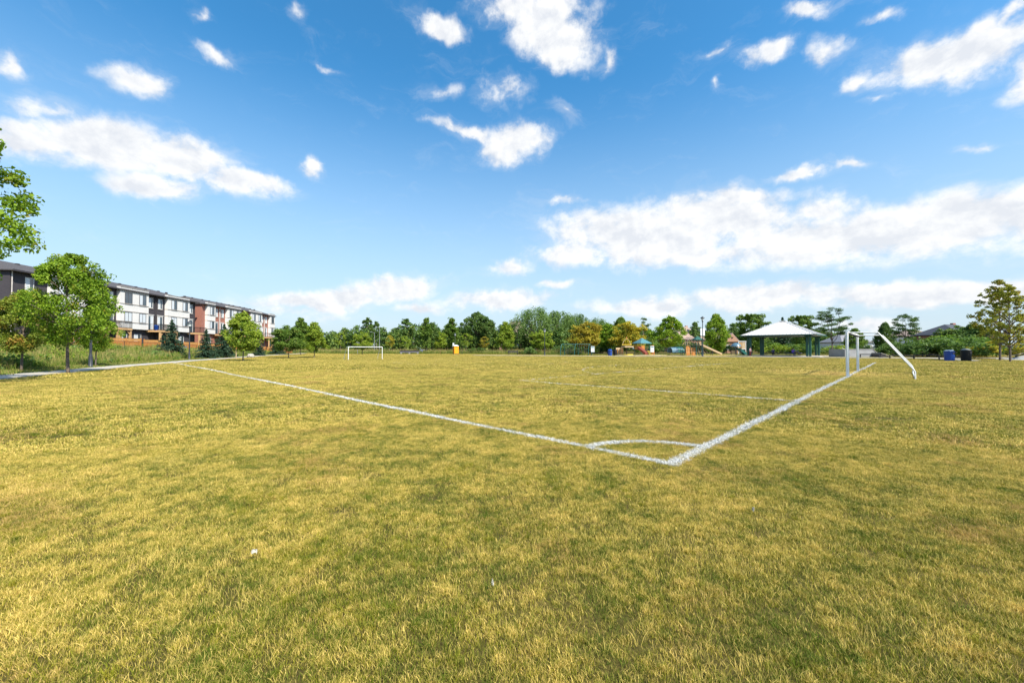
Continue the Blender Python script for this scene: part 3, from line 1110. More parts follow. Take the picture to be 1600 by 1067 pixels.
def willow(kind, seed, H=13.0, Rw=6.5, n=150, per=75, size=.34):
    rng = np.random.default_rng(seed)
    C, rad = [], []
    for k in range(n):
        a = rng.uniform(0, 2 * np.pi)
        u = rng.random() ** .6
        rr = Rw * math.sin(u * math.pi / 2) * (1 + .14 * math.sin(3 * a + seed) + .1 * math.sin(7 * a))
        top = H * (.42 + .58 * math.cos(u * math.pi / 2) ** .8) * rng.uniform(.93, 1.02)
        m = rng.integers(2, 5)
        for j in range(m):                           # hanging strands
            C.append([math.cos(a) * rr, math.sin(a) * rr, top - j * H * .085])
            rad.append(rng.uniform(.55, 1.0) * Rw / 6.5)
    parts = [leaf_cloud(rng, np.array(C), np.array(rad), max(8, per // 3), size, .1, 1.25)]
    mb = MB()
    mb.tube([(0, 0, -.2), (0, 0, H * .2), (.3, .2, H * .45), (.2, 0, H * .8)], [.45, .36, .25, .08], 9)
    for k in range(9):
        c = C[rng.integers(len(C))]
        limb(mb, (.1, .1, H * rng.uniform(.18, .4)), c, .16, .03, rng, .08)
    PROTO[kind] = (mb.mesh(kind + '_trunk'), leaves_mesh(kind + '_crown', parts), H)


def spruce(kind, seed, H=4.3, Rw=1.35, whorls=17, size=.12, dens=1.0):
    rng = np.random.default_rng(seed)
    mb = MB()
    mb.tube([(0, 0, -.1), (0, 0, H * .5), (0, 0, H * .985)], [.075 * H / 4, .045 * H / 4, .008], 8)
    C, rad = [], []
    for w in range(whorls):
        t = w / (whorls - 1)
        z = H * (.06 + .90 * t)
        ln = Rw * (1 - t) ** .85 * rng.uniform(.85, 1.12) + .07
        nb = int(9 - 4 * t)
        a0 = rng.uniform(0, 6.28)
        for b in range(nb):
            a = a0 + b * 2 * math.pi / nb + rng.uniform(-.25, .25)
            l2 = ln * rng.uniform(.75, 1.12)
            z = H * (.06 + .90 * t) + rng.uniform(-.5, .5) * H / whorls
            e = Vector((math.cos(a) * l2, math.sin(a) * l2, z - l2 * .10 + .05))
            if w % 2 == 0:
                mb.tube([(0, 0, z + l2 * .12), e], [.018 * (1.1 - t), .004], 4, cap=False)
            m = max(2, int(5 * (1 - t) + 1))
            for j in range(m):
                f = (j + .6) / m
                C.append([e.x * f, e.y * f, z + l2 * .12 * (1 - f) + (e.z - z) * f])
                rad.append((.10 + .20 * (1 - t)) * H / 4.3 * (1.1 - .45 * f))
    C.append([0, 0, H * .98]); rad.append(.07)
    parts = [leaf_cloud(rng, np.array(C), np.array(rad), int(26 * dens), size, .35, .75)]
    PROTO[kind] = (mb.mesh(kind + '_trunk'), leaves_mesh(kind + '_crown', parts), H)


def pine(kind, seed, H=10.0):
    """old Scots pine: bare stem, few irregular flat clouds of needles"""
    rng = np.random.default_rng(seed)
    mb = MB()
    mb.tube([(0, 0, -.1), (.1, 0, H * .4), (.25, .1, H * .7), (.1, .1, H * .97)], [.2, .16, .1, .03], 8)
    C, rad = [], []
    for k in range(17):
        t = rng.uniform(.35, 1.0)
        a = rng.uniform(0, 6.28)
        ln = (2.7 * (1.12 - t) + .4) * rng.uniform(.6, 1.2)
        e = Vector((.2 + math.cos(a) * ln, math.sin(a) * ln, H * t + ln * .1))
        limb(mb, (.15, .05, H * t - ln * .15), e, .06, .02, rng)
        for _ in range(4):
            C.append(np.array(e) + rng.normal(0, .35, 3) * [1, 1, .4]); rad.append(rng.uniform(.4, .8))
    parts = [leaf_cloud(rng, np.array(C), np.array(rad), 55, .22, .4, .45)]
    PROTO[kind] = (mb.mesh(kind + '_trunk'), leaves_mesh(kind + '_crown', parts), H)


def shrub_proto(kind, seed, H=2.0, Rw=1.6, n=46, per=60, size=.16):
    rng = np.random.default_rng(seed)
    C, rad = [], []
    for k in range(n):
        a = rng.uniform(0, 6.28); u = rng.random()
        rr = Rw * math.sqrt(u) * (1 + .2 * math.sin(3 * a + seed))
        z = H * (.18 + .72 * rng.random() * math.sqrt(max(0, 1 - .8 * u)))
        C.append([rr * math.cos(a), rr * math.sin(a), z]); rad.append(rng.uniform(.28, .5))
    parts = [leaf_cloud(rng, np.array(C), np.array(rad), per, size, .4, .9)]
    mb = MB()
    for k in range(6):
        limb(mb, (rng.normal(0, .06), rng.normal(0, .06), -.05), C[rng.integers(len(C))], .03, .01, rng)
    PROTO[kind] = (mb.mesh(kind + '_stem'), leaves_mesh(kind + '_foliage', parts), H)


broadleaf('maple_big', 3, 6.65, 1.7, 2.6, 130, 180, .135, .52, .085, 'ovoid', .5, 26)
broadleaf('maple_b', 14, 6.0, 1.6, 2.3, 110, 170, .15, .55, .08, 'ovoid', .5, 22)
broadleaf('maple_edge', 21, 9.0, 2.9, 2.7, 190, 130, .125, .48, .13, 'ovoid', .55, 36)
broadleaf('young_a', 31, 5.4, 1.3, 2.0, 85, 120, .20, .56, .06, 'ovoid', .5, 16)
broadleaf('young_b', 37, 5.4, 1.25, 2.1, 85, 120, .20, .58, .06, 'round', .5, 16)
broadleaf('young_c', 41, 5.6, 1.2, 1.9, 85, 120, .20, .56, .06, 'pyramid', .45, 16)
broadleaf('sapling', 43, 4.2, 1.7, 1.2, 34, 55, .16, .36, .035, 'round', .5, 10)
broadleaf('column', 47, 9.0, 2.0, 1.8, 85, 110, .30, .75, .10, 'column', .5, 16)
broadleaf('big_oak', 53, 13.0, 1.8, 5.4, 170, 120, .42, 1.35, .30, 'round', .6, 26)
broadleaf('vase', 59, 8.5, 1.8, 3.0, 120, 110, .28, .82, .12, 'vase', .5, 22)
broadleaf('dense', 61, 9.0, 1.0, 3.2, 140, 120, .30, .92, .15, 'ovoid', .5, 20)
broadleaf('bronze', 67, 9.2, 2.0, 3.3, 135, 80, .18, .5, .13, 'ovoid', .5, 44, .7, .5)
broadleaf('low_yellow', 71, 3.2, .5, 2.0, 55, 60, .17, .45, .05, 'round', .5, 12, .7, .5)
broadleaf('sparse_tall', 73, 11.0, 4.0, 1.8, 42, 80, .36, .75, .11, 'round', .5, 14)
lacy('locust_a', 5, 8.6, 2.2, 3.2, 46)
lacy('locust_b', 9, 7.6, 2.2, 2.6, 34)
willow('willow_a', 2); willow('willow_b', 6, 12.0, 5.6)
spruce('spruce_a', 4); spruce('spruce_b', 12, 4.0, 1.25, 15)
pine('pine', 8)
shrub_proto('shrub_a', 3); shrub_proto('shrub_b', 11, 2.3, 1.4)


def plant(kind, leaf, px, d, top, label, group=None, wide=1.0, name='tree', cat='tree', bark='bark', rz=None, h=None):
    """stand a tree on the ground at pixel column px, depth d, so that its tip reaches photo row `top`"""
    tr, cr, H = PROTO[kind]
    p = at(px, d)
    hh = h if h is not None else zat(top, d) - p.z
    s = hh / H
    root = empty(name, p, (hash((px * 7 + int(d * 13))) % 628) / 100 if rz is None else rz, label, cat, group)
    root.scale = (s * wide, s * wide, s)
    for (nm, me, mt) in (('trunk' if cat == 'tree' else 'stem', tr, bark), ('crown' if cat == 'tree' else 'foliage', cr, leaf)):
        o = bpy.data.objects.new(nm, me)
        col.objects.link(o)
        o.parent = root
        if not me.materials:
            me.materials.append(M[mt])
        o.material_slots[0].link = 'OBJECT'
        o.material_slots[0].material = M[mt]
    return root


plant('maple_edge', 'maple_leaf', -122, 13.4, 120, 'leafy maple whose boughs reach out beside the bank with yellowing tips', name='maple_tree', rz=1.6, wide=.9)
plant('maple_big', 'maple_leaf', 107, 22.2, 394, 'full green maple on the edge of the concrete path before the dark townhouses', name='maple_tree', rz=2.2, wide=.80)
plant('maple_b', 'maple_tinged', 34, 24.0, 455, 'small maple with orange tinged leaves on the verge by the path', name='maple_tree', rz=1.0, wide=.85)
plant('maple_b', 'maple_leaf', 150, 30.5, 470, 'green maple half hidden behind the fuller maple, next to a lamp post', name='maple_tree', rz=3.3, wide=.62)
plant('young_a', 'lime_leaf', 380, 49.0, 489, 'bright lime green young maple on the mown grass before the red townhouses', name='maple_tree', wide=1.0)
plant('young_b', 'mid_leaf', 451, 64, 509, 'rounded dark green young tree beyond the end of the townhouse row', wide=1.15)
plant('young_c', 'mid_leaf', 470, 88, 498, 'tall leafy tree rising behind the rounded dark green young tree', wide=.9)
plant('young_c', 'lime_leaf', 491, 67, 505, 'pointed bright green young tree on the grass near the far goal', wide=1.05)
plant('young_b', 'lime_leaf', 566, 96, 519, 'round lime green young tree standing behind the far goal', wide=1.1)
plant('sapling', 'lime_leaf', 633, 98, 525, 'small lime green sapling on the grass before the grey bench wall', wide=1.25)
plant('sapling', 'lime_leaf', 532, 112, 520, 'thin pale sapling in the meadow behind the pointed young tree', 'saplings in the meadow')
plant('sapling', 'yellow_leaf', 609, 114, 524, 'small yellowish sapling in the meadow beyond the light poles', 'saplings in the meadow')
plant('column', 'mid_leaf', 666, 112, 498, 'slim tall tree on bare pale stem by the blue and black bins', bark='bark_pale')
plant('column', 'dark_leaf', 674, 116, 505, 'darker slim tree beside the tree on a bare pale stem', bark='bark_pale')
plant('young_b', 'lime_leaf', 685, 118, 519, 'low bright green tree left of the portable toilet in the meadow', wide=1.1)
plant('column', 'mid_leaf', 706, 120, 498, 'upright mid green tree rising behind the portable toilet')
plant('big_oak', 'dark_leaf', 745, 128, 489, 'large dark green spreading tree towering over the meadow behind the portable toilet', wide=1.0)
plant('sapling', 'lime_leaf', 728, 106, 521, 'narrow bright green sapling just right of the portable toilet')
plant('sapling', 'amber_leaf', 757, 108, 526, 'small orange leaved sapling before the large dark spreading tree', wide=1.1)
plant('young_c', 'lime_leaf', 790, 104, 504, 'bright green pointed tree before a pinkish house roof', wide=1.0)
plant('willow_a', 'willow_leaf', 836, 138, 482, 'broad grey green willow, tallest and leftmost crown of the willow clump', 'willows in one clump')
plant('willow_b', 'willow_leaf', 872, 144, 487, 'grey green willow next to the broadest willow of the clump', 'willows in one clump')
plant('willow_b', 'willow_leaf', 902, 146, 492, 'lower grey green willow behind the amber tree by the swings', 'willows in one clump', rz=2)
plant('willow_a', 'willow_leaf', 934, 150, 498, 'low willow at the end of the clump, above the bins by the playground', 'willows in one clump', rz=4, wide=.8)
plant('young_b', 'lime_leaf', 848, 94, 516, 'yellow green round tree behind the lamp post left of the swings', wide=1.2)
plant('young_b', 'amber_leaf', 913, 88, 503, 'wide amber yellow tree spreading over the swing set', wide=1.35, name='amber_tree')
plant('young_a', 'maple_leaf', 949, 96, 506, 'deep green tree between the amber tree and the yellow tree', wide=1.05)
plant('young_b', 'yellow_leaf', 979, 92, 503, 'yellow leaved tree behind the wooden climbing wall', wide=1.25, name='yellow_tree')
plant('dense', 'mid_leaf', 970, 108, 497, 'green tree whose top shows above the yellow tree')
plant('pine', 'dark_leaf', 1005, 118, 497, 'dark ragged pine above the teal playground roof', name='pine_tree')
plant('young_a', 'maple_leaf', 1047, 84, 495, 'full green maple at the playground between roof tower and climbing dome', name='maple_tree', wide=1.1)
plant('column', 'willow_leaf', 1086, 130, 504, 'pale grey green tree behind the lamp post by the climbing dome')
plant('dense', 'maple_leaf', 1119, 88, 492, 'tall dense green tree right of the lamp post by the slide', wide=.85)
plant('column', 'willow_leaf', 1146, 150, 506, 'hazy pale tree far behind the small brick house', wide=1.3)
plant('vase', 'mid_leaf', 1175, 92, 491, 'leafy green tree rising behind the left slope of the shelter roof', wide=1.05)
plant('spruce_b', 'spruce_needle', 1223, 105, 496, 'spruce whose tip pokes above the peak of the shelter roof', name='spruce_tree')
plant('vase', 'mid_leaf', 1254, 96, 493, 'green tree behind the right slope of the shelter roof', wide=.9)
plant('locust_a', 'locust_leaf', 1300, 72, 482, 'tall open honey locust with layered sprays beside the shelter', name='locust_tree', wide=.95)
plant('dense', 'dark_leaf', 1383, 74, 505, 'dense dark green tree behind the back bar of the near goal', wide=.8)
plant('locust_b', 'locust_leaf', 1416, 66, 491, 'slender open locust tree right of the near goal', name='locust_tree', wide=.85)
plant('dense', 'mid_leaf', 1336, 92, 514, 'green tree seen through the frame of the near goal', wide=1.1)
plant('bronze', 'bronze_leaf', 1562, 45.5, 436, 'tall bronze green tree with ragged layered limbs behind its twin', 'pair of bronze green trees', name='bronze_tree', rz=.4, wide=.72)
plant('young_b', 'wood_leaf', 1500, 71, 509, 'round green tree over the shrubs by the bins', wide=1.3)
plant('young_a', 'dark_leaf', 1533, 66, 510, 'leafy tree between the slate roof and the bronze trees', wide=1.35)
plant('bronze', 'bronze_leaf', 1578, 41.5, 446, 'bronze green tree with dark stem on the shaded grass, front one of two', 'pair of bronze green trees', name='bronze_tree', rz=2.9, wide=.74)
plant('dense', 'dark_leaf', 1518, 70, 508, 'dark rounded tree before the slate roof of the brick house', wide=1.05)
plant('dense', 'dark_leaf', 1537, 68, 512, 'second dark rounded tree hiding the brick house beside the bronze trees', wide=1.1)
plant('dense', 'mid_leaf', 1484, 74, 514, 'mid green tree left of the slate roof', wide=.6)
plant('low_yellow', 'yellow_leaf', 1588, 50, 518, 'low bright yellow tree behind the twin bronze trees', name='yellow_tree', wide=1.3)
for i, (px, d, top, lf, kd, w, lab) in enumerate([
        (1478, 64, 519, 'mid_leaf', 'shrub_b', 1.5, 'tall green shrub behind the two bins'),
        (1508, 60, 521, 'mid_leaf', 'shrub_a', 1.4, 'green shrub right behind the black bin'),
        (1446, 62, 522, 'shrub_leaf', 'shrub_a', 1.3, 'green leafy shrub next to the slender locust tree'),
        (1464, 60, 523, 'mid_leaf', 'shrub_b', 1.5, 'dark green shrub behind the black rail near the bins'),
        (1492, 56, 522, 'shrub_leaf', 'shrub_a', 1.45, 'large light green shrub behind the blue bin'),
        (1521, 54, 538, 'yellow_leaf', 'shrub_b', .9, 'small bright yellow shrub right of the black bin'),
        (1537, 60, 534, 'dark_leaf', 'shrub_a', 1.2, 'dark shrub before the red brick wall by the bronze trees'),
        (1428, 60, 533, 'dark_leaf', 'shrub_b', 1.2, 'dark shrub under the slender locust tree'),
        (1400, 64, 532, 'dark_leaf', 'shrub_a', 1.2, 'dark shrub behind the sloping skate ramp'),
        (1348, 78, 536, 'shrub_leaf', 'shrub_a', 1.3, 'pale green shrub above the grey skate ramp wall'),
        (1310, 76, 537, 'lime_leaf', 'shrub_b', 1.6, 'light green shrub at the foot of the tall honey locust'),
        (1593, 58, 535, 'dark_leaf', 'shrub_b', 1.6, 'dark shrub behind the low yellow tree'),
        (1064, 96, 530, 'dark_leaf', 'shrub_a', 1.8, 'dark bush behind the blue crawl tunnel'),
        (1104, 98, 531, 'mid_leaf', 'shrub_b', 1.9, 'green bush behind the playground slide'),
        (1131, 97, 536, 'mid_leaf', 'shrub_a', 1.3, 'green bush left of the small orange brick house'),
        (1020, 98, 533, 'mid_leaf', 'shrub_b', 2.0, 'green bush behind the roofed play tower'),
        (895, 98, 536, 'dark_leaf', 'shrub_a', 2.2, 'dark bush behind the swing set'),
        (940, 98, 534, 'dark_leaf', 'shrub_b', 2.0, 'dark bush behind the bins by the playground'),
        (828, 92, 540, 'willow_leaf', 'shrub_b', 1.2, 'grey green bush left of the lamp post near the swings'),
        (745, 106, 541, 'dark_leaf', 'shrub_a', 1.5, 'dark bush under the large spreading tree'),
        (1225, 90, 536, 'lime_leaf', 'shrub_a', 2.2, 'broad light green bush seen through the open shelter'),
        (1208, 92, 533, 'mid_leaf', 'shrub_b', 1.6, 'leafy bush seen through the shelter beside its back column'),
        (1250, 88, 534, 'shrub_leaf', 'shrub_a', 2.0, 'green bush seen through the shelter beside its front column')]):
    plant(kd, lf, px, d, top, lab, 'shrubs around the park', wide=w, name='shrub', cat='shrub')
for (px, d, top, lab, kd) in [
        (268, 55, 500, 'dark spruce on the bank before the two toned townhouses, left of a lamp post', 'spruce_a'),
        (322, 57, 515, 'smaller dark spruce on the bank right of the lamp post', 'spruce_b'),
        (350, 62, 507, 'dark spruce half hidden behind the lime green maple', 'spruce_a'),
        (405, 78, 527, 'low wide spruce on the bank by the red townhouses', 'spruce_b'),
        (433, 92, 519, 'spruce at the far end of the townhouse row', 'spruce_a')]:
    plant(kd, 'spruce_needle', px, d, top, lab, 'spruces on the bank', name='spruce_tree', wide=1.12)
plant('sparse_tall', 'dark_leaf', 574, 150, 497, 'thin high topped tree sticking out of the wood near the light poles', bark='bark_pale')
plant('sparse_tall', 'dark_leaf', 588, 152, 503, 'second thin high topped tree sticking out of the wood', bark='bark_pale')
plant('sparse_tall', 'wood_leaf', 634, 148, 499, 'ragged high tree standing out of the wood behind the sapling', wide=1.6)


def wood():
    """the far wood behind everything: one mass of crowns"""
    rng = np.random.default_rng(77)
    parts = []
    mb = MB()
    for i in range(170):
        px = 395 + i * 5.4 + rng.uniform(-5, 5)
        d = rng.uniform(134, 182)
        top = np.interp(px, [395, 440, 520, 600, 660, 740, 830, 920, 1000, 1060, 1130, 1200, 1280, 1320],
                        [520, 516, 520, 516, 512, 514, 512, 512, 515, 528, 527, 520, 522, 530]) + rng.uniform(-9, 6)
        X = (px - 800) / F_PX * d
        z0 = gz(X, d)
        H = max(3.0, zat(top, d) - z0)
        w = H * rng.uniform(.26, .38)
        n = 32
        a = rng.uniform(0, 6.28, n)
        t = rng.random(n)
        rr = w * np.sin(np.pi * np.clip(t, .05, .97) ** .7) ** .6 * (.4 + .6 * rng.random(n))
        C = np.stack([X + np.cos(a) * rr, d + np.sin(a) * rr, z0 + H * (.02 + .94 * t)], -1)
        parts.append(leaf_cloud(rng, C, np.full(n, w * .46) * rng.uniform(.7, 1.2, n), 50, .62, .4, .9))
        mb.tube([(X, d, z0 - .3), (X, d, z0 + H * .6)], [.16, .06], 5)
    o = obj('distant_wood', leaves_mesh('distant_wood', parts), 'wood_leaf')
    tag(o, 'far wood of mixed green crowns closing off the park', 'wood', kind='stuff')
    t = mb.build('trunk', 'bark', o)
    tag(t, kind='stuff')


wood()
meadow()


# ------------------------------------------------------------------ townhouses
ROW = Vector((-.135, 1.0)).normalized()          # along the row, away from the camera
ROW_RZ = math.atan2(ROW.y, ROW.x)
HZ = 1.42                                        # ground level at the houses


def row_point(t, out=0.0):
    """t metres along the row from the reference, out = metres towards the park"""
    n = Vector((ROW.y, -ROW.x))
    p = Vector((-60, 60)) + ROW * t + n * out
    return p.x, p.y


def window(parent, x0, x1, y, z0, z1, curtain=0, sill=True, frame='window_frame'):
    """frame (part) with two sashes, mullion and sill (sub-parts); y = wall plane, outwards is -y"""
    mb = MB()
    fw = .07
    mb.box(x0, x1, y - .05, y - .002, z1 - fw, z1)
    mb.box(x0, x1, y - .05, y - .002, z0, z0 + fw)
    mb.box(x0, x0 + fw, y - .05, y - .002, z0 + fw, z1 - fw)
    mb.box(x1 - fw, x1, y - .05, y - .002, z0 + fw, z1 - fw)
    w = mb.build('window', frame, parent)
    xm = (x0 + x1) / 2
    for k, (a, b) in enumerate(((x0 + fw, xm - .03), (xm + .03, x1 - fw))):
        MB().box(a, b, y - .02, y - .004, z0 + fw, z1 - fw).build('pane', 'blind' if (curtain >> k) & 1 else 'glass', w)
    MB().box(xm - .03, xm + .03, y - .045, y - .003, z0 + fw, z1 - fw).build('mullion', frame, w)
    if sill:
        MB().box(x0 - .06, x1 + .06, y - .09, y - .003, z0 - .1, z0 - .002).build('sill', 'stucco_trim', w)
    return w


def railing(parent, pts, z0, z1):
    mb = MB()
    for a, b in zip(pts[:-1], pts[1:]):
        mb.beam((*a, z1), (*b, z1), .05, .05)
        mb.beam((*a, z0 + .08), (*b, z0 + .08), .04, .04)
        n = max(2, int(math.dist(a, b) / .16))
        for k in range(n + 1):
            x = a[0] + (b[0] - a[0]) * k / n; y = a[1] + (b[1] - a[1]) * k / n
            w = .05 if k in (0, n) else .02
            mb.box(x - w / 2, x + w / 2, y - w / 2, y + w / 2, z0, z1)
    return mb.build('railing', 'black_metal', parent)


def townhouse(t0, t1, bay, recess, brick, label, end=None, deck_x=None, seed=0, pale_pipe=False):
    """bay, recess: (start, end) in row metres; end: 'near' / 'far' closes the block with a hipped roof"""
    rng = random.Random(seed)
    x0, y0 = row_point(t0)
    h = empty('townhouse', (x0, y0, HZ), ROW_RZ, label, 'townhouse', 'townhouses in the row')
    L = t1 - t0 - .006
    D = 10.5
    EV, RG = 9.1, 10.95
    MB().box(0, L, 0, D, -1.8, EV).build('wall', brick, h)
    # roof: eave, ridge at half depth
    o = .55
    ra, rb = (-.35 if end == 'near' else 0), (L + .35 if end == 'far' else L)
    mb = MB()
    ym = D / 2
    ha = ra + (3.6 if end == 'near' else 0)
    hb = rb - (3.6 if end == 'far' else 0)
    vs = [(ra, -o, EV), (rb, -o, EV), (rb, D + o, EV), (ra, D + o, EV), (ha, ym, RG), (hb, ym, RG)]
    low = [(x, y, z - .12) for (x, y, z) in vs[:4]]
    mb.add(vs + low, [(0, 1, 5, 4), (2, 3, 4, 5), (1, 2, 5), (3, 0, 4), (9, 8, 7, 6), (0, 6, 7, 1), (1, 7, 8, 2), (2, 8, 9, 3), (3, 9, 6, 0)])
    roof = mb.build('roof', 'roof_shingle', h)
    for k in range(2):
        vx = L * (.3 + .4 * k) + rng.uniform(-.3, .3)
        MB().bevbox(vx - .16, vx + .16, ym - 1.2, ym - .85, RG - .6, RG - .17, .03).build('roof_vent', 'fascia', roof)
    MB().box(ra, rb, -o - .14, -o - .003, EV - .16, EV + .03).build('gutter', 'fascia', h)
    # bay, carried out over the ground floor
    b0, b1 = bay[0] - t0, bay[1] - t0
    BY = -.50
    by = MB().box(b0 + .01, b1 - .01, BY, -.004, 3.05, 9.42).build('bay', 'stucco', h)
    MB().box(b0 - .02, b1 + .02, BY - .06, -.006, 9.423, 9.52).build('coping', 'stucco_trim', by)
    for z in (8.72, 6.86, 5.70, 4.02):
        MB().box(b0 - .015, b1 + .015, BY - .05, -.008, z, z + .10).build('string_course', 'stucco_trim', by)
    bw = b1 - b0
    wx0 = b0 + bw * .30
    window(h, wx0, wx0 + 1.42, BY, 6.965, 8.68, rng.choice((1, 2, 0, 1)))
    window(h, wx0, wx0 + 1.42, BY, 4.13, 5.66, rng.choice((1, 2, 1, 3)))
    # recess: window above, glazed door on the deck
    r0, r1 = recess[0] - t0, recess[1] - t0
    rc = (r0 + r1) / 2
    window(h, rc - .5, rc + .5, 0, 6.8, 8.5, rng.choice((1, 3, 2)), frame='window_frame_pale')
    d = MB().box(rc - .62, rc - .54, -.06, -.003, 3.2, 5.45).box(rc + .54, rc + .62, -.06, -.003, 3.2, 5.45).box(rc - .62, rc + .62, -.06, -.003, 5.452, 5.54).build('door', 'window_frame_pale', h)
    MB().box(rc - .53, rc - .01, -.03, -.004, 3.2, 5.45).build('pane', 'glass' if rng.random() < .6 else 'blind', d)
    MB().box(rc + .01, rc + .53, -.04, -.004, 3.2, 5.45).build('pane', 'blind' if rng.random() < .5 else 'glass', d)
    MB().box(rc - .75, rc + .75, -.07, -.004, 5.62, 5.72).build('lintel', 'window_frame_pale', h)
    # ground floor opening under the bay
    window(h, b0 + .6, b0 + 2.0, 0, 1.0, 2.3, rng.choice((0, 1)), frame='window_frame_pale')
    # downspout where the two houses of a pair meet
    sx = L - .12 if recess[1] > bay[1] else .12
    MB().tube([(sx, -.10, EV - .1), (sx, -.10, .2)], .05, 6).build('downspout', 'downspout_pale' if pale_pipe else 'fascia', h)
    # deck
    d0, d1 = (deck_x[0] - t0, deck_x[1] - t0) if deck_x else (r0 + .08, r1 - .08)
    DY = -2.3
    dk = MB()
    nb = int((-DY) / .145)
    for k in range(nb):
        dk.box(d0, d1, DY + k * .145 + .006, DY + (k + 1) * .145, 2.98, 3.03)
    dk.box(d0, d1, DY, DY + .05, 2.72, 2.978).box(d0, d0 + .05, DY + .051, -.01, 2.72, 2.978).box(d1 - .05, d1, DY + .051, -.01, 2.72, 2.978)
    deck = dk.build('deck', 'deck_timber', h)
    railing(deck, [(d0 + .04, -.05), (d0 + .04, DY + .05), (d1 - .04, DY + .05), (d1 - .04, -.05)], 3.035, 4.05)
    for px_ in (d0 + .16, d1 - .16):
        MB().box(px_ - .12, px_ + .12, DY + .06, DY + .3, -1.4, 2.715).build('post', 'deck_timber', h)
    for (px_, sgn) in ((d0 + .28, 1), (d1 - .28, -1)):
        MB().beam((px_, DY + .18, 2.1), (px_ + sgn * .55, DY + .18, 2.68), .09, .12).build('bracket', 'deck_timber', h)
    return h


DK, RD = 'dark_brick', 'red_brick'
townhouse(-14.2, -7.1, (-10.0, -7.1), (-14.2, -10.0), DK, 'dark brick townhouse closing the row, hipped roof end behind the maples', 'near', (-12.4, -10.1), 1, True)
townhouse(-7.1, -1.95, (-7.1, -4.2), (-4.2, -1.95), DK, 'dark brick townhouse with white bay, hidden mostly by the full green maple', None, None, 2)
townhouse(-1.95, 3.1, (.3, 3.1), (-1.95, .3), DK, 'dark brick townhouse with white bay just right of the full green maple', None, None, 3)
townhouse(3.1, 8.15, (3.1, 5.95), (5.95, 8.15), DK, 'dark brick townhouse with white bay and blue tub on its deck', None, None, 4)
townhouse(8.15, 13.3, (10.3, 13.3), (8.15, 10.3), DK, 'dark brick townhouse with white bay behind the taller spruce', None, None, 5)
townhouse(13.3, 18.4, (13.3, 16.1), (16.1, 18.3), DK, 'last dark brick townhouse, next to the red brick block', 'far', None, 6)
townhouse(20.6, 26.5, (21.6, 24.3), (24.3, 26.5), RD, 'first red brick townhouse with a bare brick flank and pale downspout', 'near', None, 7, True)
townhouse(26.5, 31.55, (28.7, 31.55), (26.5, 28.7), RD, 'second red brick townhouse, bay partly behind the lime maple', None, None, 8, True)
townhouse(31.55, 36.6, (31.55, 34.4), (34.4, 36.6), RD, 'third red brick townhouse, deck behind the lime maple crown', None, None, 9, True)
townhouse(36.6, 41.6, (38.8, 41.6), (36.6, 38.8), RD, 'fourth red brick townhouse, mostly behind the lime maple crown', None, None, 10, True)
townhouse(41.6, 46.6, (41.6, 44.5), (44.5, 46.6), RD, 'fifth red brick townhouse, last but one before the spruces end', None, None, 11, True)
townhouse(46.6, 51.9, (48.9, 51.8), (46.6, 48.9), RD, 'last red brick townhouse with white bay at the far end', 'far', (46.8, 51.7), 12, True)

# blue tub standing on the deck
p = row_point(6.25, 1.5)
tb = empty('storage_tub', (p[0], p[1], HZ + 3.032), 0, 'blue plastic tub standing on a townhouse deck', 'tub')
MB().lathe([(.26, 0), (.30, .05), (.36, .72), (.38, .74)], 14).build('body', 'bin_blue', tb)
MB().lathe([(.385, .742), (.385, .78), (.2, .84), (.05, .85)], 14).build('lid', 'bin_blue', tb)


def yard_fence(t0, t1, out, label, group):
    """cedar privacy fence: boards joined as one part per bay, pale top band, posts and rails"""
    x, y = row_point(t0, out)
    z = gz(x, y)
    L = t1 - t0
    f = empty('wooden_fence', (x, y, z), ROW_RZ, label, 'fence', group)
    nb = max(1, round(L / 2.4))
    for k in range(nb):
        a, b = k * L / nb, (k + 1) * L / nb
        mb = MB()
        n = int((b - a - .1) / .14)
        w = (b - a - .1) / n
        rng = random.Random(int(t0 * 10) + k)
        for i in range(n):
            x_ = a + .05 + i * w
            dz = rng.uniform(-.01, .01)
            mb.box(x_ + .004, x_ + w - .004, -.01, .012 + rng.uniform(0, .006), -.5, 1.18 + dz)
        tag(mb.build('board_panel', 'cedar', f), kind='stuff')
        MB().box(a + .05, b - .05, -.02, .02, 1.21, 1.50).build('top_band', 'cedar_pale', f)
        MB().box(a + .05, b - .05, -.04, .04, 1.503, 1.54).build('cap_rail', 'cedar_pale', f)
        MB().box(a + .05, b - .05, .02, .06, .25, .34).build('rail', 'cedar', f)
    for k in range(nb + 1):
        x_ = k * L / nb
        MB().box(x_ - .045, x_ + .045, -.045, .045, -.5, 1.62).build('post', 'cedar', f)
    return f


for (a, b, lab) in ((-15, -8.4, 'cedar board fence before the townhouse that closes the row'), (-7.4, -2.2, 'cedar board fence behind the trunks of the maples'),
                    (-1.6, 1.6, 'short cedar board fence below a deck right of the full maple'),
                    (2.6, 6.2, 'cedar board fence right of the grey utility box'), (7.1, 10.6, 'cedar board fence below the deck with the blue tub'),
                    (11.2, 14.2, 'cedar board fence behind the taller spruce'), (14.8, 18.4, 'cedar board fence before the last dark brick townhouse')):
    yard_fence(a, b, 5.2, lab, 'cedar fences before the dark townhouses')
for (a, b, lab) in ((20.8, 24.4, 'cedar board fence before the bare red brick flank'), (25.2, 30.8, 'cedar board fence behind the smaller spruce'), (31.6, 36.4, 'cedar board fence behind the lime green maple'),
                    (37.2, 42.0, 'cedar board fence right of the lime green maple'), (42.8, 47.0, 'cedar board fence behind the low wide spruce'), (47.6, 52.2, 'cedar board fence at the far end of the townhouses')):
    yard_fence(a, b, 5.0, lab, 'cedar fences before the red townhouses')

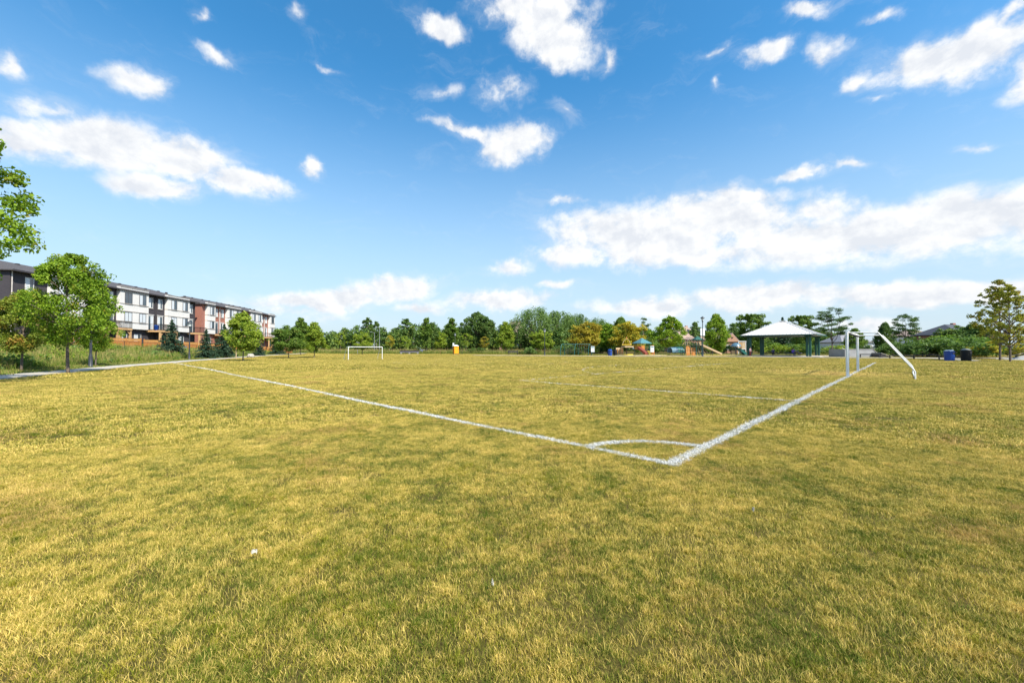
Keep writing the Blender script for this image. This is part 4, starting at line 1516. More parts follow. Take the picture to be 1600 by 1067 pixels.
# dark chain-link line in front of the yards: posts and top rail
x, y = row_point(-16, 6.6)
cf = empty('wire_fence', (x, y, gz(x, y)), ROW_RZ, 'low dark wire fence with thin posts along the top of the bank', 'fence')
for k in range(24):
    xx, yy = row_point(-16 + k * 3, 6.6)
    dz = gz(xx, yy) - gz(x, y)
    MB().tube([(k * 3, 0, dz - .2), (k * 3, 0, dz + 1.22)], .03, 6).build('post', 'black_metal', cf)
    if k < 23:
        xn, yn = row_point(-13 + k * 3, 6.6)
        dn = gz(xn, yn) - gz(x, y)
        MB().tube([(k * 3, 0, dz + 1.2), (k * 3 + 3, 0, dn + 1.2)], .02, 5).build('rail', 'black_metal', cf)
        wb = MB()
        for j in range(1, 6):
            wb.tube([(k * 3, 0, dz + 1.2 * j / 6), (k * 3 + 3, 0, dn + 1.2 * j / 6)], .004, 3)
        wb.build('wire', 'black_metal', cf)

for (t, lab) in ((2.1, 'grey utility box in the gap between two cedar fences'), (6.7, 'pale utility box beside the fence below the deck')):
    x, y = row_point(t, 5.4)
    u = empty('utility_box', (x, y, gz(x, y)), ROW_RZ, lab, 'box')
    MB().bevbox(-.38, .38, -.3, .3, -.1, .8, .04).build('body', 'galvanised', u)
    MB().bevbox(-.42, .42, -.34, .34, .802, .88, .03).build('lid', 'lid_grey', u)


# ------------------------------------------------------------------ houses beyond the park
def house(px, d, wpx, eave, ridge, wall, roof, label, rz=0.0, depth=10.0, gable=False, win=3):
    p = at(px, d)
    w = wpx / F_PX * d
    h = empty('house', p, rz, label, 'house', 'houses beyond the park')
    ze, zr = zat(eave, d) - p.z, zat(ridge, d) - p.z
    MB().box(-w / 2, w / 2, 0, depth, -.5, ze).build('wall', wall, h)
    o = .4
    if gable:
        mb = MB().prism([(-w / 2 - o, ze), (w / 2 + o, ze), (0, zr)], 'y', -o, depth + o)
        r = mb.build('roof', roof, h)
        MB().prism([(-w / 2, ze + .002), (w / 2, ze + .002), (0, zr - .35)], 'y', -o - .03, -o - .003).build('gable', wall, h)
        MB().lathe([(.3, 0), (.3, .06)], 12).build('vent', 'fascia', h).location = (0, -o - .05, (ze + zr) / 2)
    else:
        a = min(w * .32, depth * .45)
        vs = [(-w / 2 - o, -o, ze), (w / 2 + o, -o, ze), (w / 2 + o, depth + o, ze), (-w / 2 - o, depth + o, ze), (-w / 2 + a, depth / 2, zr), (w / 2 - a, depth / 2, zr)]
        low = [(x, y, z - .15) for (x, y, z) in vs[:4]]
        r = MB().add(vs + low, [(0, 1, 5, 4), (2, 3, 4, 5), (1, 2, 5), (3, 0, 4), (9, 8, 7, 6), (0, 6, 7, 1), (1, 7, 8, 2), (2, 8, 9, 3), (3, 9, 6, 0)]).build('roof', roof, h)
    MB().box(w * .18, w * .18 + .7, depth * .5 + .3, depth * .5 + .9, zr - 1.0, zr + .35).build('chimney', wall, r)
    for k in range(win):
        cx = -w / 2 + w * (k + .5) / win
        for zb in ([1.0, 3.9] if ze > 5.2 else [1.0]):
            if zb + 1.5 < ze:
                window(h, cx - .6, cx + .6, 0, zb, zb + 1.4, (k * 2 + int(zb)) % 4, frame='window_frame_pale')
    MB().box(w * .08, w * .08 + .95, -.05, -.003, 0, 2.1).build('door', 'fascia', h)
    return h


house(798, 158, 38, 527, 501, 'orange_brick', 'tan_shingle', 'house with steep pinkish tan roof between the dark spreading tree and the willows', -.35)
house(1083, 128, 50, 530, 509, 'orange_brick', 'tan_shingle', 'house with pinkish tan roof behind the climbing dome and lamp post', .3)
house(1143, 112, 22, 534, 520, 'orange_brick', 'tan_shingle', 'small orange brick gabled house right of the slide', .1, 8, True, 2)
house(1340, 118, 44, 534, 521, 'stucco', 'grey_shingle', 'pale house with grey roof seen through the near goal', -.1)
house(1450, 112, 46, 525, 514, 'stucco', 'tan_shingle', 'house whose low tan roof shows above the shrubs by the bins', 0)
house(1524, 86, 54, 522, 505, 'red_brick', 'slate_shingle', 'red brick house with dark slate roof behind the bronze trees', .12, 9, False, 5)

# ------------------------------------------------------------------ goals
FW = Vector((EG.x, EG.y))


def goal(u, v, width, height, top_d, base_d, flip, label, r=.06):
    """frame goal with swept back sides; local x along the goal line, local +y = back of the goal"""
    x, y = uv(u, v)
    rz = math.atan2(EG.y, EG.x) + (math.pi if flip else 0)
    g = empty('football_goal', (x, y, gz(x, y)), rz, label, 'goal', 'goals on the pitch')
    # field lies on the +v side of the near goal line, so its back points along -v (local -y)
    s = -1
    for sx in (-width / 2, width / 2):
        MB().tube([(sx, 0, -.03), (sx, 0, height)], r, 12).build('post', 'white_metal', g)
        sx2 = sx
        MB().tube([(sx2, s * r * .6, height - r * .4), (sx2, s * top_d * .94, height - r * .4), (sx2, s * top_d, height - .05),
                   (sx2, s * (base_d - .04), .42), (sx2, s * base_d, .32), (sx2, s * base_d, -.02)], r * .46, 10).build('side_bar', 'white_metal', g)
    MB().tube([(-width / 2 - r * .5, 0, height - .005), (width / 2 + r * .5, 0, height - .005)], r, 12).build('crossbar', 'white_metal', g)
    if not flip:
        MB().tube([(-width / 2, s * base_d, .05), (width / 2, s * base_d, .05)], r * .35, 8).build('ground_bar', 'white_metal', g)
    MB().tube([(-width / 2, s * top_d * .95, height - r * .4), (width / 2, s * top_d * .95, height - r * .4)], r * .3, 8).build('back_bar', 'galvanised', g)
    hk = MB()
    for k in range(9):
        xx = -width / 2 + width * (k + .5) / 9
        hk.box(xx - .03, xx + .03, s * .09 - .03, s * .09 + .03, height - .13, height - .05)
    tag(hk.build('net_hook', 'fascia', g), kind='stuff')
    return g


goal(23.35, 0, 6.0, 2.14, 1.1, 2.28, False, 'white tubular football goal without a net on the near goal line', .062)
goal(23.3, 57, 5.4, 1.95, .7, 1.5, True, 'small white football goal standing at the far end of the pitch', .048)


# ------------------------------------------------------------------ lamps, poles
def lamp(px, d, top, label, banner=False):
    p = at(px, d)
    h = zat(top, d) - p.z
    l = empty('lamp_post', p, .3, label, 'lamp post', 'lantern lamp posts')
    MB().lathe([(.15, -.1), (.15, .06), (.115, .10), (.11, .75), (.09, .95), (.08, 1.0)], 12).build('base', 'dark_post', l)
    MB().lathe([(.075, 1.002), (.055, h - 1.02), (.05, h - .95)], 10).build('pole', 'dark_post', l)
    hd = MB().lathe([(.06, h - .948), (.13, h - .9), (.13, h - .85), (.07, h - .8), (.16, h - .72)], 12).build('collar', 'dark_post', l)
    MB().lathe([(.15, h - .718), (.22, h - .36), (.22, h - .34)], 12).build('lantern', 'lamp_glass', l)
    MB().lathe([(.34, h - .338), (.33, h - .29), (.20, h - .16), (.06, h - .08), (.03, h)], 12).build('cap', 'dark_post', l)
    if banner:
        for sx in (-1, 1):
            MB().box(sx * .09 if sx > 0 else -.42, .42 if sx > 0 else -.09, -.012, .012, h * .52, h * .70).build('banner', 'sign_white', l)
    return l


lamp(142, 29.0, 420, 'dark lantern lamp post on the path under the maples, its head in the leaves')
lamp(296, 51.0, 501, 'dark lantern lamp post by the path between two spruces')
lamp(711, 106, 520, 'grey lantern lamp post just behind the portable toilet')
lamp(851, 82, 513, 'dark lantern lamp post left of the swing set')
lamp(1098, 64, 494, 'dark lantern lamp post with white banners before the slide', True)


def light_pole(px, d, top, label):
    p = at(px, d)
    h = zat(top, d) - p.z
    l = empty('light_pole', p, 0, label, 'light pole', 'tall sports light poles')
    MB().lathe([(.13, -.1), (.10, .3), (.055, h)], 8).build('pole', 'galvanised', l)
    MB().beam((0, 0, h - .1), (-.9, 0, h + .1), .06, .06).build('arm', 'galvanised', l)
    MB().bevbox(-1.35, -.8, -.14, .14, h + .02, h + .16, .03).build('lamp_head', 'galvanised', l)


light_pole(593, 122, 511, 'tall thin grey light pole with a bent arm behind the far goal')
light_pole(585, 124, 519, 'shorter thin grey light pole next to the tall bent one')

# basketball hoop
p = at(558, 101)
b = empty('basketball_hoop', p, .2, 'basketball hoop with white fan backboard seen above the far goal crossbar', 'hoop')
MB().tube([(0, .9, -.1), (0, .9, 2.6), (0, .15, 3.2)], .06, 8).build('pole', 'galvanised', b)
fan = [(-.62, 2.7), (.62, 2.7), (.66, 3.1), (.55, 3.45), (.3, 3.68), (0, 3.74), (-.3, 3.68), (-.55, 3.45), (-.66, 3.1)]
MB().prism(fan, 'y', .06, .1).build('backboard', 'sign_white', b)
ring = MB()
ring.tube([(.23 * math.cos(a), -.22 + .23 * math.sin(a), 2.9) for a in np.linspace(0, 2 * math.pi, 15)], .012, 5)
ring.build('rim', 'play_orange', b)
for v in b.children:
    v.scale = (.85, .85, .85)

# low grey bench wall
p = at(640, 106)
w = empty('bench_wall', p, 0, 'long low grey bench wall beyond the lime green sapling', 'bench')
MB().box(-2.6, 2.6, -.2, .2, .38, .50).build('seat', 'concrete_grey', w)
for x in (-2.2, 0, 2.2):
    MB().box(x - .2, x + .2, -.16, .16, -.1, .378).build('leg', 'concrete_grey', w)
MB().box(-2.6, 2.6, .202, .28, .45, .95).build('backrest', 'fascia', w)


# ------------------------------------------------------------------ bins
def bin_(px, d, hgt, wid, body, label, bag=False, lid='lid_grey', group='park waste bins', rz=.2):
    p = at(px, d)
    b = empty('waste_bin', p, rz, label, 'waste bin', group)
    r = wid / 2
    MB().lathe([(r * .9, -.02), (r * .93, .05), (r, hgt * .80)], 18).build('body', body, b)
    MB().lathe([(r * 1.02, hgt * .802), (r * 1.05, hgt * .83), (r * 1.02, hgt * .88)], 18).build('rim', body, b)
    if bag:
        rng = np.random.default_rng(int(px))
        mb = MB()
        n = 12
        vs, fs = [], []
        for i, (rr, zz) in enumerate(((.86, .885), (.92, .93), (.7, .98), (.3, .96))):
            for k in range(n):
                a = 2 * math.pi * k / n
                q = rr * rng.uniform(.85, 1.1)
                vs.append((r * q * math.cos(a), r * .9 * q * math.sin(a), hgt * (zz + rng.uniform(-.02, .03))))
        for i in range(3):
            for k in range(n):
                fs.append((i * n + k, i * n + (k + 1) % n, (i + 1) * n + (k + 1) % n, (i + 1) * n + k))
        fs.append(tuple(range(3 * n, 4 * n)))
        mb.add(vs, fs)
        mb.build('bag', 'bag_white', b)
    else:
        MB().lathe([(r * .9, hgt * .882), (r * .88, hgt * .93), (r * .5, hgt), (.05, hgt * 1.01)], 14).build('lid', lid, b)
    MB().box(-r * .35, r * .35, -r * 1.02, -r * .9, hgt * .62, hgt * .74).build('slot', 'fascia', b)
    return b


bin_(1483, 44.0, 1.24, .86, 'bin_blue', 'blue waste bin with a white bag bulging out, near the bronze trees', True)
bin_(1509, 44.2, 1.36, .86, 'bin_black', 'black waste bin with grey domed lid, near the bronze trees')
bin_(658, 108, 1.15, .9, 'bin_blue', 'blue waste bin by the slim tree on a pale stem')
bin_(661.8, 109, 1.15, .9, 'bin_black', 'black waste bin by the slim tree on a pale stem')
bin_(953, 78, 1.25, .85, 'bin_blue', 'blue waste bin left of the wooden play panel', lid='bin_blue')
bin_(961, 79, 1.2, .85, 'bin_black', 'black waste bin left of the wooden play panel', lid='bin_black')

# ------------------------------------------------------------------ portable toilet
p = at(712, 97)
t = empty('portable_toilet', p, .5, 'orange portable toilet with white roof standing at the edge of the meadow', 'toilet')
MB().box(-.62, .62, -.62, .62, -.03, .14).build('base', 'fascia', t)
MB().bevbox(-.58, .58, -.58, .58, .142, 2.0, .04).build('cabin', 'toilet_orange', t)
MB().box(-.44, .44, -.615, -.583, .2, 1.9).build('door', 'toilet_orange', t)
MB().box(.34, .40, -.64, -.616, 1.0, 1.16).build('handle', 'fascia', t)
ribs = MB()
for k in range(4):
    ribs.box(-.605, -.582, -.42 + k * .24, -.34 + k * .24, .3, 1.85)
tag(ribs.build('side_rib', 'toilet_orange_shaded', t), kind='stuff')
MB().lathe([(.80, 2.002), (.80, 2.08), (.55, 2.24), (.2, 2.3)], 8).build('roof', 'bag_white', t)
MB().tube([(.36, .36, 2.1), (.36, .36, 2.55)], .06, 8).build('vent_pipe', 'fascia', t)

# white notice sign next to it
p = at(708.5, 104)
s_ = empty('notice_sign', p, 0, 'white upright notice sign behind the portable toilet', 'sign')
MB().tube([(0, 0, -.1), (0, 0, 2.2)], .04, 6).build('post', 'galvanised', s_)
MB().box(-.2, .2, -.07, -.042, 2.0, 2.9).build('panel', 'sign_white', s_)

# low timber bench by the bushes
p = at(802, 90)
be = empty('park_bench', p, .15, 'dark low park bench before the bushes under the willows', 'bench')
for k in range(4):
    MB().box(-1.2, 1.2, -.28 + k * .15, -.16 + k * .15, .44, .48).build('slat', 'fascia', be)
for k in range(3):
    MB().box(-1.2, 1.2, .34, .38, .56 + k * .14, .67 + k * .14).build('back_slat', 'fascia', be)
for x in (-1.0, 1.0):
    MB().box(x - .04, x + .04, -.26, .33, -.1, .438).build('leg', 'black_metal', be)
    MB().box(x - .04, x + .04, .30, .338, .44, .98).build('back_leg', 'black_metal', be)

# stakes of a small fence near the toilet
for (px, lab) in ((688, 'thin rust red stake left of the portable toilet'), (722, 'thin dark stake right of the portable toilet')):
    p = at(px, 95)
    k_ = empty('stake', p, 0, lab, 'stake')
    MB().tube([(0, 0, -.1), (.02, 0, .95)], [.04, .03], 6).build('shaft', 'play_red' if px == 688 else 'fascia', k_)
    MB().lathe([(.05, .952), (.05, 1.0), (.01, 1.04)], 8).build('cap', 'fascia', k_)
for (px, d, lab) in ((369, 47.5, 'pale wooden stake in the verge left of the lime green maple'),):
    p = at(px, d + 8)
    k_ = empty('stake', p, 0, lab, 'stake')
    MB().tube([(0, 0, -.1), (.03, 0, 1.2)], [.05, .045], 6).build('shaft', 'play_tan', k_)
    MB().box(-.05, .10, -.05, .06, 1.0, 1.06).build('band', 'fascia', k_)
p = at(392, 66)
rk = empty('rock', p, .4, 'pale boulder in the rough grass right of the lime green maple', 'rock')
bm = bmesh.new()
bmesh.ops.create_icosphere(bm, subdivisions=3, radius=.55)
rr = random.Random(3)
for v in bm.verts:
    n = v.co.normalized()
    v.co *= 1 + .16 * math.sin(5 * n.x + 1) * math.sin(4 * n.y) + .07 * math.sin(11 * n.z + 7 * n.x)
    v.co.z = v.co.z * .75 + .2
me = bpy.data.meshes.new('stone'); bm.to_mesh(me); bm.free()
obj('stone', me, 'concrete', rk)


# ------------------------------------------------------------------ swings
def swing_set(px0, px1, d, bays, top, label):
    a, c = at(px0, d), at(px1, d)
    p = (a + c) / 2
    L = (c - a).length
    h = zat(top, d) - p.z
    s = empty('swing_set', p, 0, label, 'swing set')
    for k in range(bays + 1):
        x = -L / 2 + L * k / bays
        pts = [(x, -.95, -.1), (x, -.85, h * .55), (x, -.55, h * .92), (x, 0, h), (x, .55, h * .92), (x, .85, h * .55), (x, .95, -.1)]
        # arches seen almost side-on: turned about the beam
        pts = [(x + q[1] * .55, q[1] * .8, q[2]) for q in pts]
        MB().tube(pts, .06, 8).build('arch', 'teal', s)
    MB().tube([(-L / 2, 0, h - .02), (L / 2, 0, h - .02)], .05, 8).build('top_beam', 'teal', s)
    for k in range(bays):
        for j in (.32, .68):
            x = -L / 2 + L * (k + j) / bays
            ch = MB()
            for dx in (-.22, .22):
                ch.tube([(x + dx, 0, h - .03), (x + dx, 0, .55)], .012, 4)
            ch.build('chain', 'galvanised', s)
            MB().bevbox(x - .26, x + .26, -.12, .12, .48, .55, .02).build('seat', 'bin_black', s)


swing_set(879, 922, 82, 2, 537.5, 'teal arched swing set under the amber tree')
for (px, d, py0, py1, lab) in ((926, 78, 541, 550, 'pale blue notice sign right of the swing set'), (1019, 78, 540.5, 550, 'pale blue notice sign right of the roofed play tower')):
    p = at(px, d)
    s_ = empty('notice_sign', p, 0, lab, 'sign', 'playground signs')
    z1, z0 = zat(py0, d) - p.z, zat(py1, d) - p.z
    MB().tube([(-.25, 0, -.1), (-.25, 0, z1 - .1)], .04, 6).build('post', 'dark_post', s_)
    MB().tube([(.25, 0, -.1), (.25, 0, z1 - .1)], .04, 6).build('post', 'dark_post', s_)
    MB().box(-.34, .34, -.07, -.042, z0, z1).build('panel', 'sign_white', s_)
    MB().box(-.28, .28, -.076, -.072, z1 - .3, z1 - .1).build('heading', 'teal_roof', s_)


# ------------------------------------------------------------------ playground
def play_panel():
    p = at(968, 80)
    s = empty('activity_board', p, .1, 'brown wooden play panel with arched openings beside the climbing wall', 'play board')
    mb = MB()
    mb.box(-.75, .75, -.05, .05, 1.25, 1.55)
    for x in (-.75, -.25, .25, .65):
        mb.box(x, x + .12, -.05, .05, -.05, 1.248)
    mb.build('frame', 'play_tan', s)
    for x in (-.62, -.12, .38):
        MB().box(x + .01, x + .26, -.03, .03, .25, 1.24).build('panel', 'play_orange', s)


def climbing_wall():
    p = at(979, 80)
    s = empty('climbing_wall', p, 0, 'tan tapered climbing wall left of the roofed play tower', 'climbing wall')
    h = zat(538, 80) - p.z
    MB().prism([(-1.0, -.05), (1.0, -.05), (.85, h - .12), (-.85, h - .12)], 'y', -.12, .12).build('wall', 'play_tan', s)
    MB().box(-.95, .95, -.18, .18, h - .118, h).build('cap', 'play_yellow', s)
    rng = random.Random(2)
    for k in range(10):
        x, z = rng.uniform(-.7, .7), rng.uniform(.3, h - .3)
        MB().lathe([(.09, 0), (.07, .05), (.03, .07)], 7).build('hold', rng.choice(('play_red', 'play_orange', 'play_yellow')), s)
        o = s.children[-1]
        o.location = (x, -.12, z); o.rotation_euler = (R(90), 0, 0)
    for x in (-.8, .8):
        MB().tube([(x, 0, h), (x * .7, 0, h + .7), (0, 0, h + 1.15)], .04, 6).build('hoop', 'play_tan', s)
    MB().lathe([(.12, h + 1.1), (.16, h + 1.25), (.05, h + 1.5)], 8).build('finial', 'play_orange', s)
    MB().box(-.9, .9, -1.3, -.3, -.03, .25).build('step', 'play_yellow', s)


def play_tower():
    d = 82
    p = at(1003, d)
    s = empty('play_tower', p, .35, 'playground tower with teal peaked roof, orange panels and slide', 'play tower')
    zt, ze = zat(528, d) - p.z, zat(536, d) - p.z
    for (x, y) in ((-1, -1), (1, -1), (1, 1), (-1, 1)):
        MB().tube([(x, y, -.1), (x, y, ze)], .06, 8).build('post', 'teal', s)
    q = 1.35
    MB().add([(-q, -q, ze), (q, -q, ze), (q, q, ze), (-q, q, ze), (0, 0, zt)] + [(-q, -q, ze - .12), (q, -q, ze - .12), (q, q, ze - .12), (-q, q, ze - .12)],
             [(0, 1, 4), (1, 2, 4), (2, 3, 4), (3, 0, 4), (8, 7, 6, 5), (0, 5, 6, 1), (1, 6, 7, 2), (2, 7, 8, 3), (3, 8, 5, 0)]).build('roof', 'teal_roof', s)
    MB().box(-1.05, 1.05, -1.05, 1.05, 1.05, 1.15).build('platform', 'fascia', s)
    MB().box(-1.0, -.2, -1.12, -1.07, 1.16, 1.95).build('panel', 'play_orange', s)
    MB().box(-1.12, -1.07, -.9, .9, 1.16, 1.95).build('panel', 'play_orange', s)
    mb = MB()
    for k in range(7):
        mb.tube([(1.08, -.9 + k * .3, 1.16), (1.08, -.9 + k * .3, 1.9)], .02, 5)
    mb.tube([(1.08, -.95, 1.9), (1.08, .95, 1.9)], .03, 6)
    mb.build('guard_rail', 'play_tan', s)
    MB().prism([(-1.1, 1.16), (-1.1, 1.7), (-3.4, .55), (-3.4, .18), (-3.2, .18)], 'x', -1.9, -1.15).build('slide', 'play_red', s)
    MB().tube([(1.6, -1.4, -.1), (1.55, -1.3, 1.2), (1.5, -1.25, 2.0)], .35, 10).build('spiral_panel', 'play_orange', s)
    mb = MB()
    for k in range(4):
        mb.box(.25, .95, -1.3 - k * .28, -1.08 - k * .28, .78 - k * .26, .86 - k * .26)
    mb.build('stair', 'play_yellow', s)


def tunnel():
    p = at(1055, 76)
    s = empty('play_tunnel', p, .25, 'blue and teal crawl tunnel on the playground left of the climbing dome', 'tunnel')
    prof = []
    n = 14
    for x0, x1, m, r in ((-1.2, .1, 'play_blue', .82), (.1, 1.4, 'teal', .86)):
        mb = MB()
        vs, fs = [], []
        for x in (x0, x1):
            for rr in (r, r - .08):
                for k in range(n + 1):
                    a = math.pi * 1.15 * k / n - .23
                    vs.append((x, rr * math.cos(a), .75 + rr * math.sin(a)))
        w = n + 1
        for k in range(n):
            fs += [(k, k + 1, 2 * w + k + 1, 2 * w + k), (w + k + 1, w + k, 3 * w + k, 3 * w + k + 1), (k + 1, k, w + k, w + k + 1), (2 * w + k, 2 * w + k + 1, 3 * w + k + 1, 3 * w + k)]
        mb.add(vs, fs, True)
        mb.build('shell', m, s)
    MB().box(-1.3, 1.5, -.7, .7, -.05, .12).build('base', 'fascia', s)


def climbing_dome():
    d = 74
    p = at(1077, d)
    s = empty('climbing_dome', p, .2, 'arched climbing frame with orange panels and rope net beside a lamp post', 'climbing frame')
    h = zat(527, d) - p.z
    for k, y in enumerate((-.9, 0, .9)):
        pts = [(-1.7 + .2 * k, y, -.1), (-1.45 + .2 * k, y, h * .5), (-.75, y * .8, h * .85), (0, y * .6, h), (.9, y * .8, h * .86), (1.7, y, h * .5), (2.1, y, -.1)]
        MB().tube(pts, .05, 8).build('arch', 'dark_post', s)
    MB().box(-1.35, -.55, -1.0, -.94, .1, 1.75).build('panel', 'play_orange', s)
    MB().box(-.35, .45, -1.1, -1.04, -.02, 1.45).build('panel', 'play_orange', s)
    MB().lathe([(.3, 1.452), (.3, 1.7), (.1, 1.8)], 8).build('knob', 'play_tan', s)
    net = MB()
    for k in range(9):
        x = -1.2 + k * .4
        net.tube([(x, -.5, h * .9 - abs(x) * .3), (x * 1.4, -1.5, .3)], .018, 4)
    for k in range(5):
        f = k / 5
        net.tube([(-1.3 - .3 * f, -.5 - f, h * .6 * (1 - f) + .3), (2.0 + .4 * f, -.5 - f, h * .6 * (1 - f) + .3)], .018, 4)
    net.build('rope_net', 'play_tan', s)


def long_slide():
    d = 73
    p = at(1112, d)
    s = empty('playground_slide', p, 0, 'tan slide with pale canvas top running down to the right of a lamp post', 'slide')
    top = (-2.0, 0, 1.9); bot = (1.7, 0, .18)
    mb = MB()
    mb.beam(top, bot, .62, .06)
    for y in (-.33, .33):
        mb.beam((top[0], y, top[2] + .12), (bot[0], y, bot[2] + .12), .06, .26)
    mb.build('chute', 'play_tan', s)
    for (x, z) in ((-1.8, 1.8), (0, .9)):
        for y in (-.3, .3):
            MB().tube([(x, y, -.1), (x, y, z)], .05, 6).build('leg', 'dark_post', s)
    MB().box(-3.2, -2.0, -.7, .7, 1.8, 1.9).build('platform', 'fascia', s)
    for (x, y) in ((-3.1, -.6), (-2.1, -.6), (-3.1, .6), (-2.1, .6)):
        MB().tube([(x, y, -.1), (x, y, 2.9)], .05, 6).build('post', 'teal', s)
    MB().add([(-3.4, -.9, 2.9), (-1.8, -.9, 2.9), (-1.8, .9, 2.9), (-3.4, .9, 2.9), (-2.6, 0, 3.6), (-3.4, -.9, 2.84), (-1.8, -.9, 2.84), (-1.8, .9, 2.84), (-3.4, .9, 2.84)],
             [(0, 1, 4), (1, 2, 4), (2, 3, 4), (3, 0, 4), (8, 7, 6, 5), (0, 5, 6, 1), (1, 6, 7, 2), (2, 7, 8, 3), (3, 8, 5, 0)]).build('canopy', 'park_green', s)


def play_hut():
    d = 78
    p = at(1150, d)
    s = empty('play_hut', p, .2, 'small playground hut with rounded pale blue roof by the shelter', 'play hut')
    for (x, y) in ((-.6, -.6), (.6, -.6), (.6, .6), (-.6, .6)):
        MB().tube([(x, y, -.1), (x, y, 1.7)], .06, 6).build('post', 'dark_post', s)
    MB().lathe([(.95, 1.702), (.9, 1.85), (.7, 2.15), (.35, 2.35), (.05, 2.4)], 14).build('roof', 'play_blue', s)
    MB().box(-.55, .55, .55, .6, .2, .9).build('panel', 'play_tan', s)
    MB().prism([(.62, .95), (.62, 1.4), (2.1, .5), (2.1, -.02), (1.9, -.02)], 'y', -.4, .4).build('slide', 'teal', s)


def kiosk():
    d = 84
    p = at(1159.5, d)
    s = empty('notice_board', p, -.1, 'cream framed notice board with brown panels left of the shelter', 'notice board')
    z0, z1 = zat(545, d) - p.z, zat(534, d) - p.z
    w = .78
    for x in (-w, w - .12):
        MB().box(x, x + .12, -.06, .06, -.1, z1).build('post', 'stucco', s)
    MB().box(-w - .05, w + .05, -.1, .1, z1 + .002, z1 + .16).build('head', 'stucco', s)
    MB().box(-w + .122, w - .122, -.05, .05, z0 - .12, z0).build('rail', 'stucco', s)
    for k in range(2):
        a = -w + .13 + k * (w - .12)
        MB().box(a, a + w - .16, -.03, .03, z0 + .002, z1 - .002).build('panel', 'play_tan' if k else 'deck_timber', s)


play_panel(); climbing_wall(); play_tower(); tunnel(); climbing_dome(); long_slide(); play_hut(); kiosk()
# wood-chip pad under the playground
vs = [at(960, 77), at(1060, 72), at(1140, 71), at(1160, 82), at(1080, 92), at(975, 92)]
mb = MB()
top = [(v.x, v.y, v.z + .05) for v in vs]; low = [(v.x, v.y, v.z - .1) for v in vs]
n = len(vs)
mb.add(top + low, [tuple(range(n))] + [(k, (k + 1) % n, (k + 1) % n + n, k + n) for k in range(n)])
tag(mb.build('playground_pad', 'sand', None), 'sandy playground surface under the play equipment', 'ground', kind='structure')


# ------------------------------------------------------------------ picnic shelter
def shelter():
    c = Vector((45.8, 67.2))
    z0 = gz(c.x, c.y)
    s = empty('picnic_shelter', (c.x, c.y, z0), R(45), 'open picnic shelter with white ribbed hip roof on green columns', 'shelter')
    half = 5.1
    eave, apex = 3.45, 5.82
    MB().box(-5.6, 5.6, -5.6, 5.6, -.3, .10).build('floor_slab', 'concrete', s)
    # hip roof
    t = .35
    vs = [(-half, -half, eave), (half, -half, eave), (half, half, eave), (-half, half, eave)]
    tp = [(-t, -t, apex), (t, -t, apex), (t, t, apex), (-t, t, apex)]
    lo = [(x, y, z - .10) for (x, y, z) in vs]
    rf = MB().add(vs + tp + lo, [(0, 1, 5, 4), (1, 2, 6, 5), (2, 3, 7, 6), (3, 0, 4, 7), (4, 5, 6, 7), (11, 10, 9, 8), (0, 8, 9, 1), (1, 9, 10, 2), (2, 10, 11, 3), (3, 11, 8, 0)]).build('roof', 'roof_white', s)
    # standing seams on every slope
    sl = (apex - eave) / (half - t)
    for side in range(4):
        rot = Matrix.Rotation(side * math.pi / 2, 3, 'Z')
        for k in range(21):
            x = -half + .25 + k * (2 * half - .5) / 20
            yt = -max(abs(x), t)
            p0 = Vector((x, -half, eave + .03)); p1 = Vector((x, yt, eave + (half + yt) * sl + .03))
            if (p1 - p0).length < .2:
                continue
            MB().beam(rot @ p0, rot @ p1, .045, .055).build('seam', 'roof_white', rf)
        a = rot @ Vector((-half, -half, eave + .02)); b_ = rot @ Vector((-t, -t, apex + .02))
        MB().beam(a, b_, .16, .06).build('hip_cap', 'roof_white', rf)
        g0 = rot @ Vector((-half - .02, -half - .06, eave - .05)); g1 = rot @ Vector((half + .02, -half - .06, eave - .05))
        MB().beam(g0, g1, .11, .16).build('gutter', 'park_green', rf)
    MB().bevbox(-.5, .5, -.5, .5, apex + .002, apex + .12, .04).build('peak_cap', 'roof_white', rf)
    k = 4.05
    for (x, y) in ((-k, -k), (k, -k), (k, k), (-k, k)):
        for (dx, dy) in ((-.22, -.22), (.22, .22)):
            MB().bevbox(x + dx - .15, x + dx + .15, y + dy - .15, y + dy + .15, .102, eave - .3, .03).build('column', 'park_green', s)
        MB().bevbox(x - .5, x + .5, y - .5, y + .5, eave - .298, eave - .2, .03).build('capital', 'park_green', s)
    for side in range(4):
        rot = Matrix.Rotation(side * math.pi / 2, 3, 'Z')
        MB().beam(rot @ Vector((-k - .6, -k, eave - .06 - .10)), rot @ Vector((k + .6 - .26, -k, eave - .06 - .10)), .22, .10).build('beam', 'park_green', s)
    return s, z0 + .10


sh, slab_z = shelter()


def picnic_table(px, d, rz, label, cloth='park_green'):
    X = (px - 800) / F_PX * d
    t = empty('picnic_table', (X, d, slab_z), rz, label, 'table', 'picnic tables in the shelter')
    for k in range(4):
        MB().box(-.9, .9, -.36 + k * .18, -.20 + k * .18, .72, .76).build('plank', cloth, t)
    for s in (-1, 1):
        MB().box(-.9, .9, s * .72 - .13, s * .72 + .13, .42, .46).build('bench', cloth, t)
    for x in (-.6, .6):
        for s in (-1, 1):
            MB().beam((x, s * .72, .02), (x, s * .22, .715), .06, .06).build('leg', 'black_metal', t)
        MB().beam((x, -.72, .40), (x, .72, .40), .05, .05).build('brace', 'black_metal', t)
    return t


picnic_table(1203, 66.5, .8, 'navy picnic table near the left column of the shelter', 'cloth_navy')
picnic_table(1222, 70, .8, 'dark green picnic table in the middle of the shelter')
picnic_table(1242, 66, .8, 'violet blue picnic table near the front column of the shelter', 'cloth_violet')


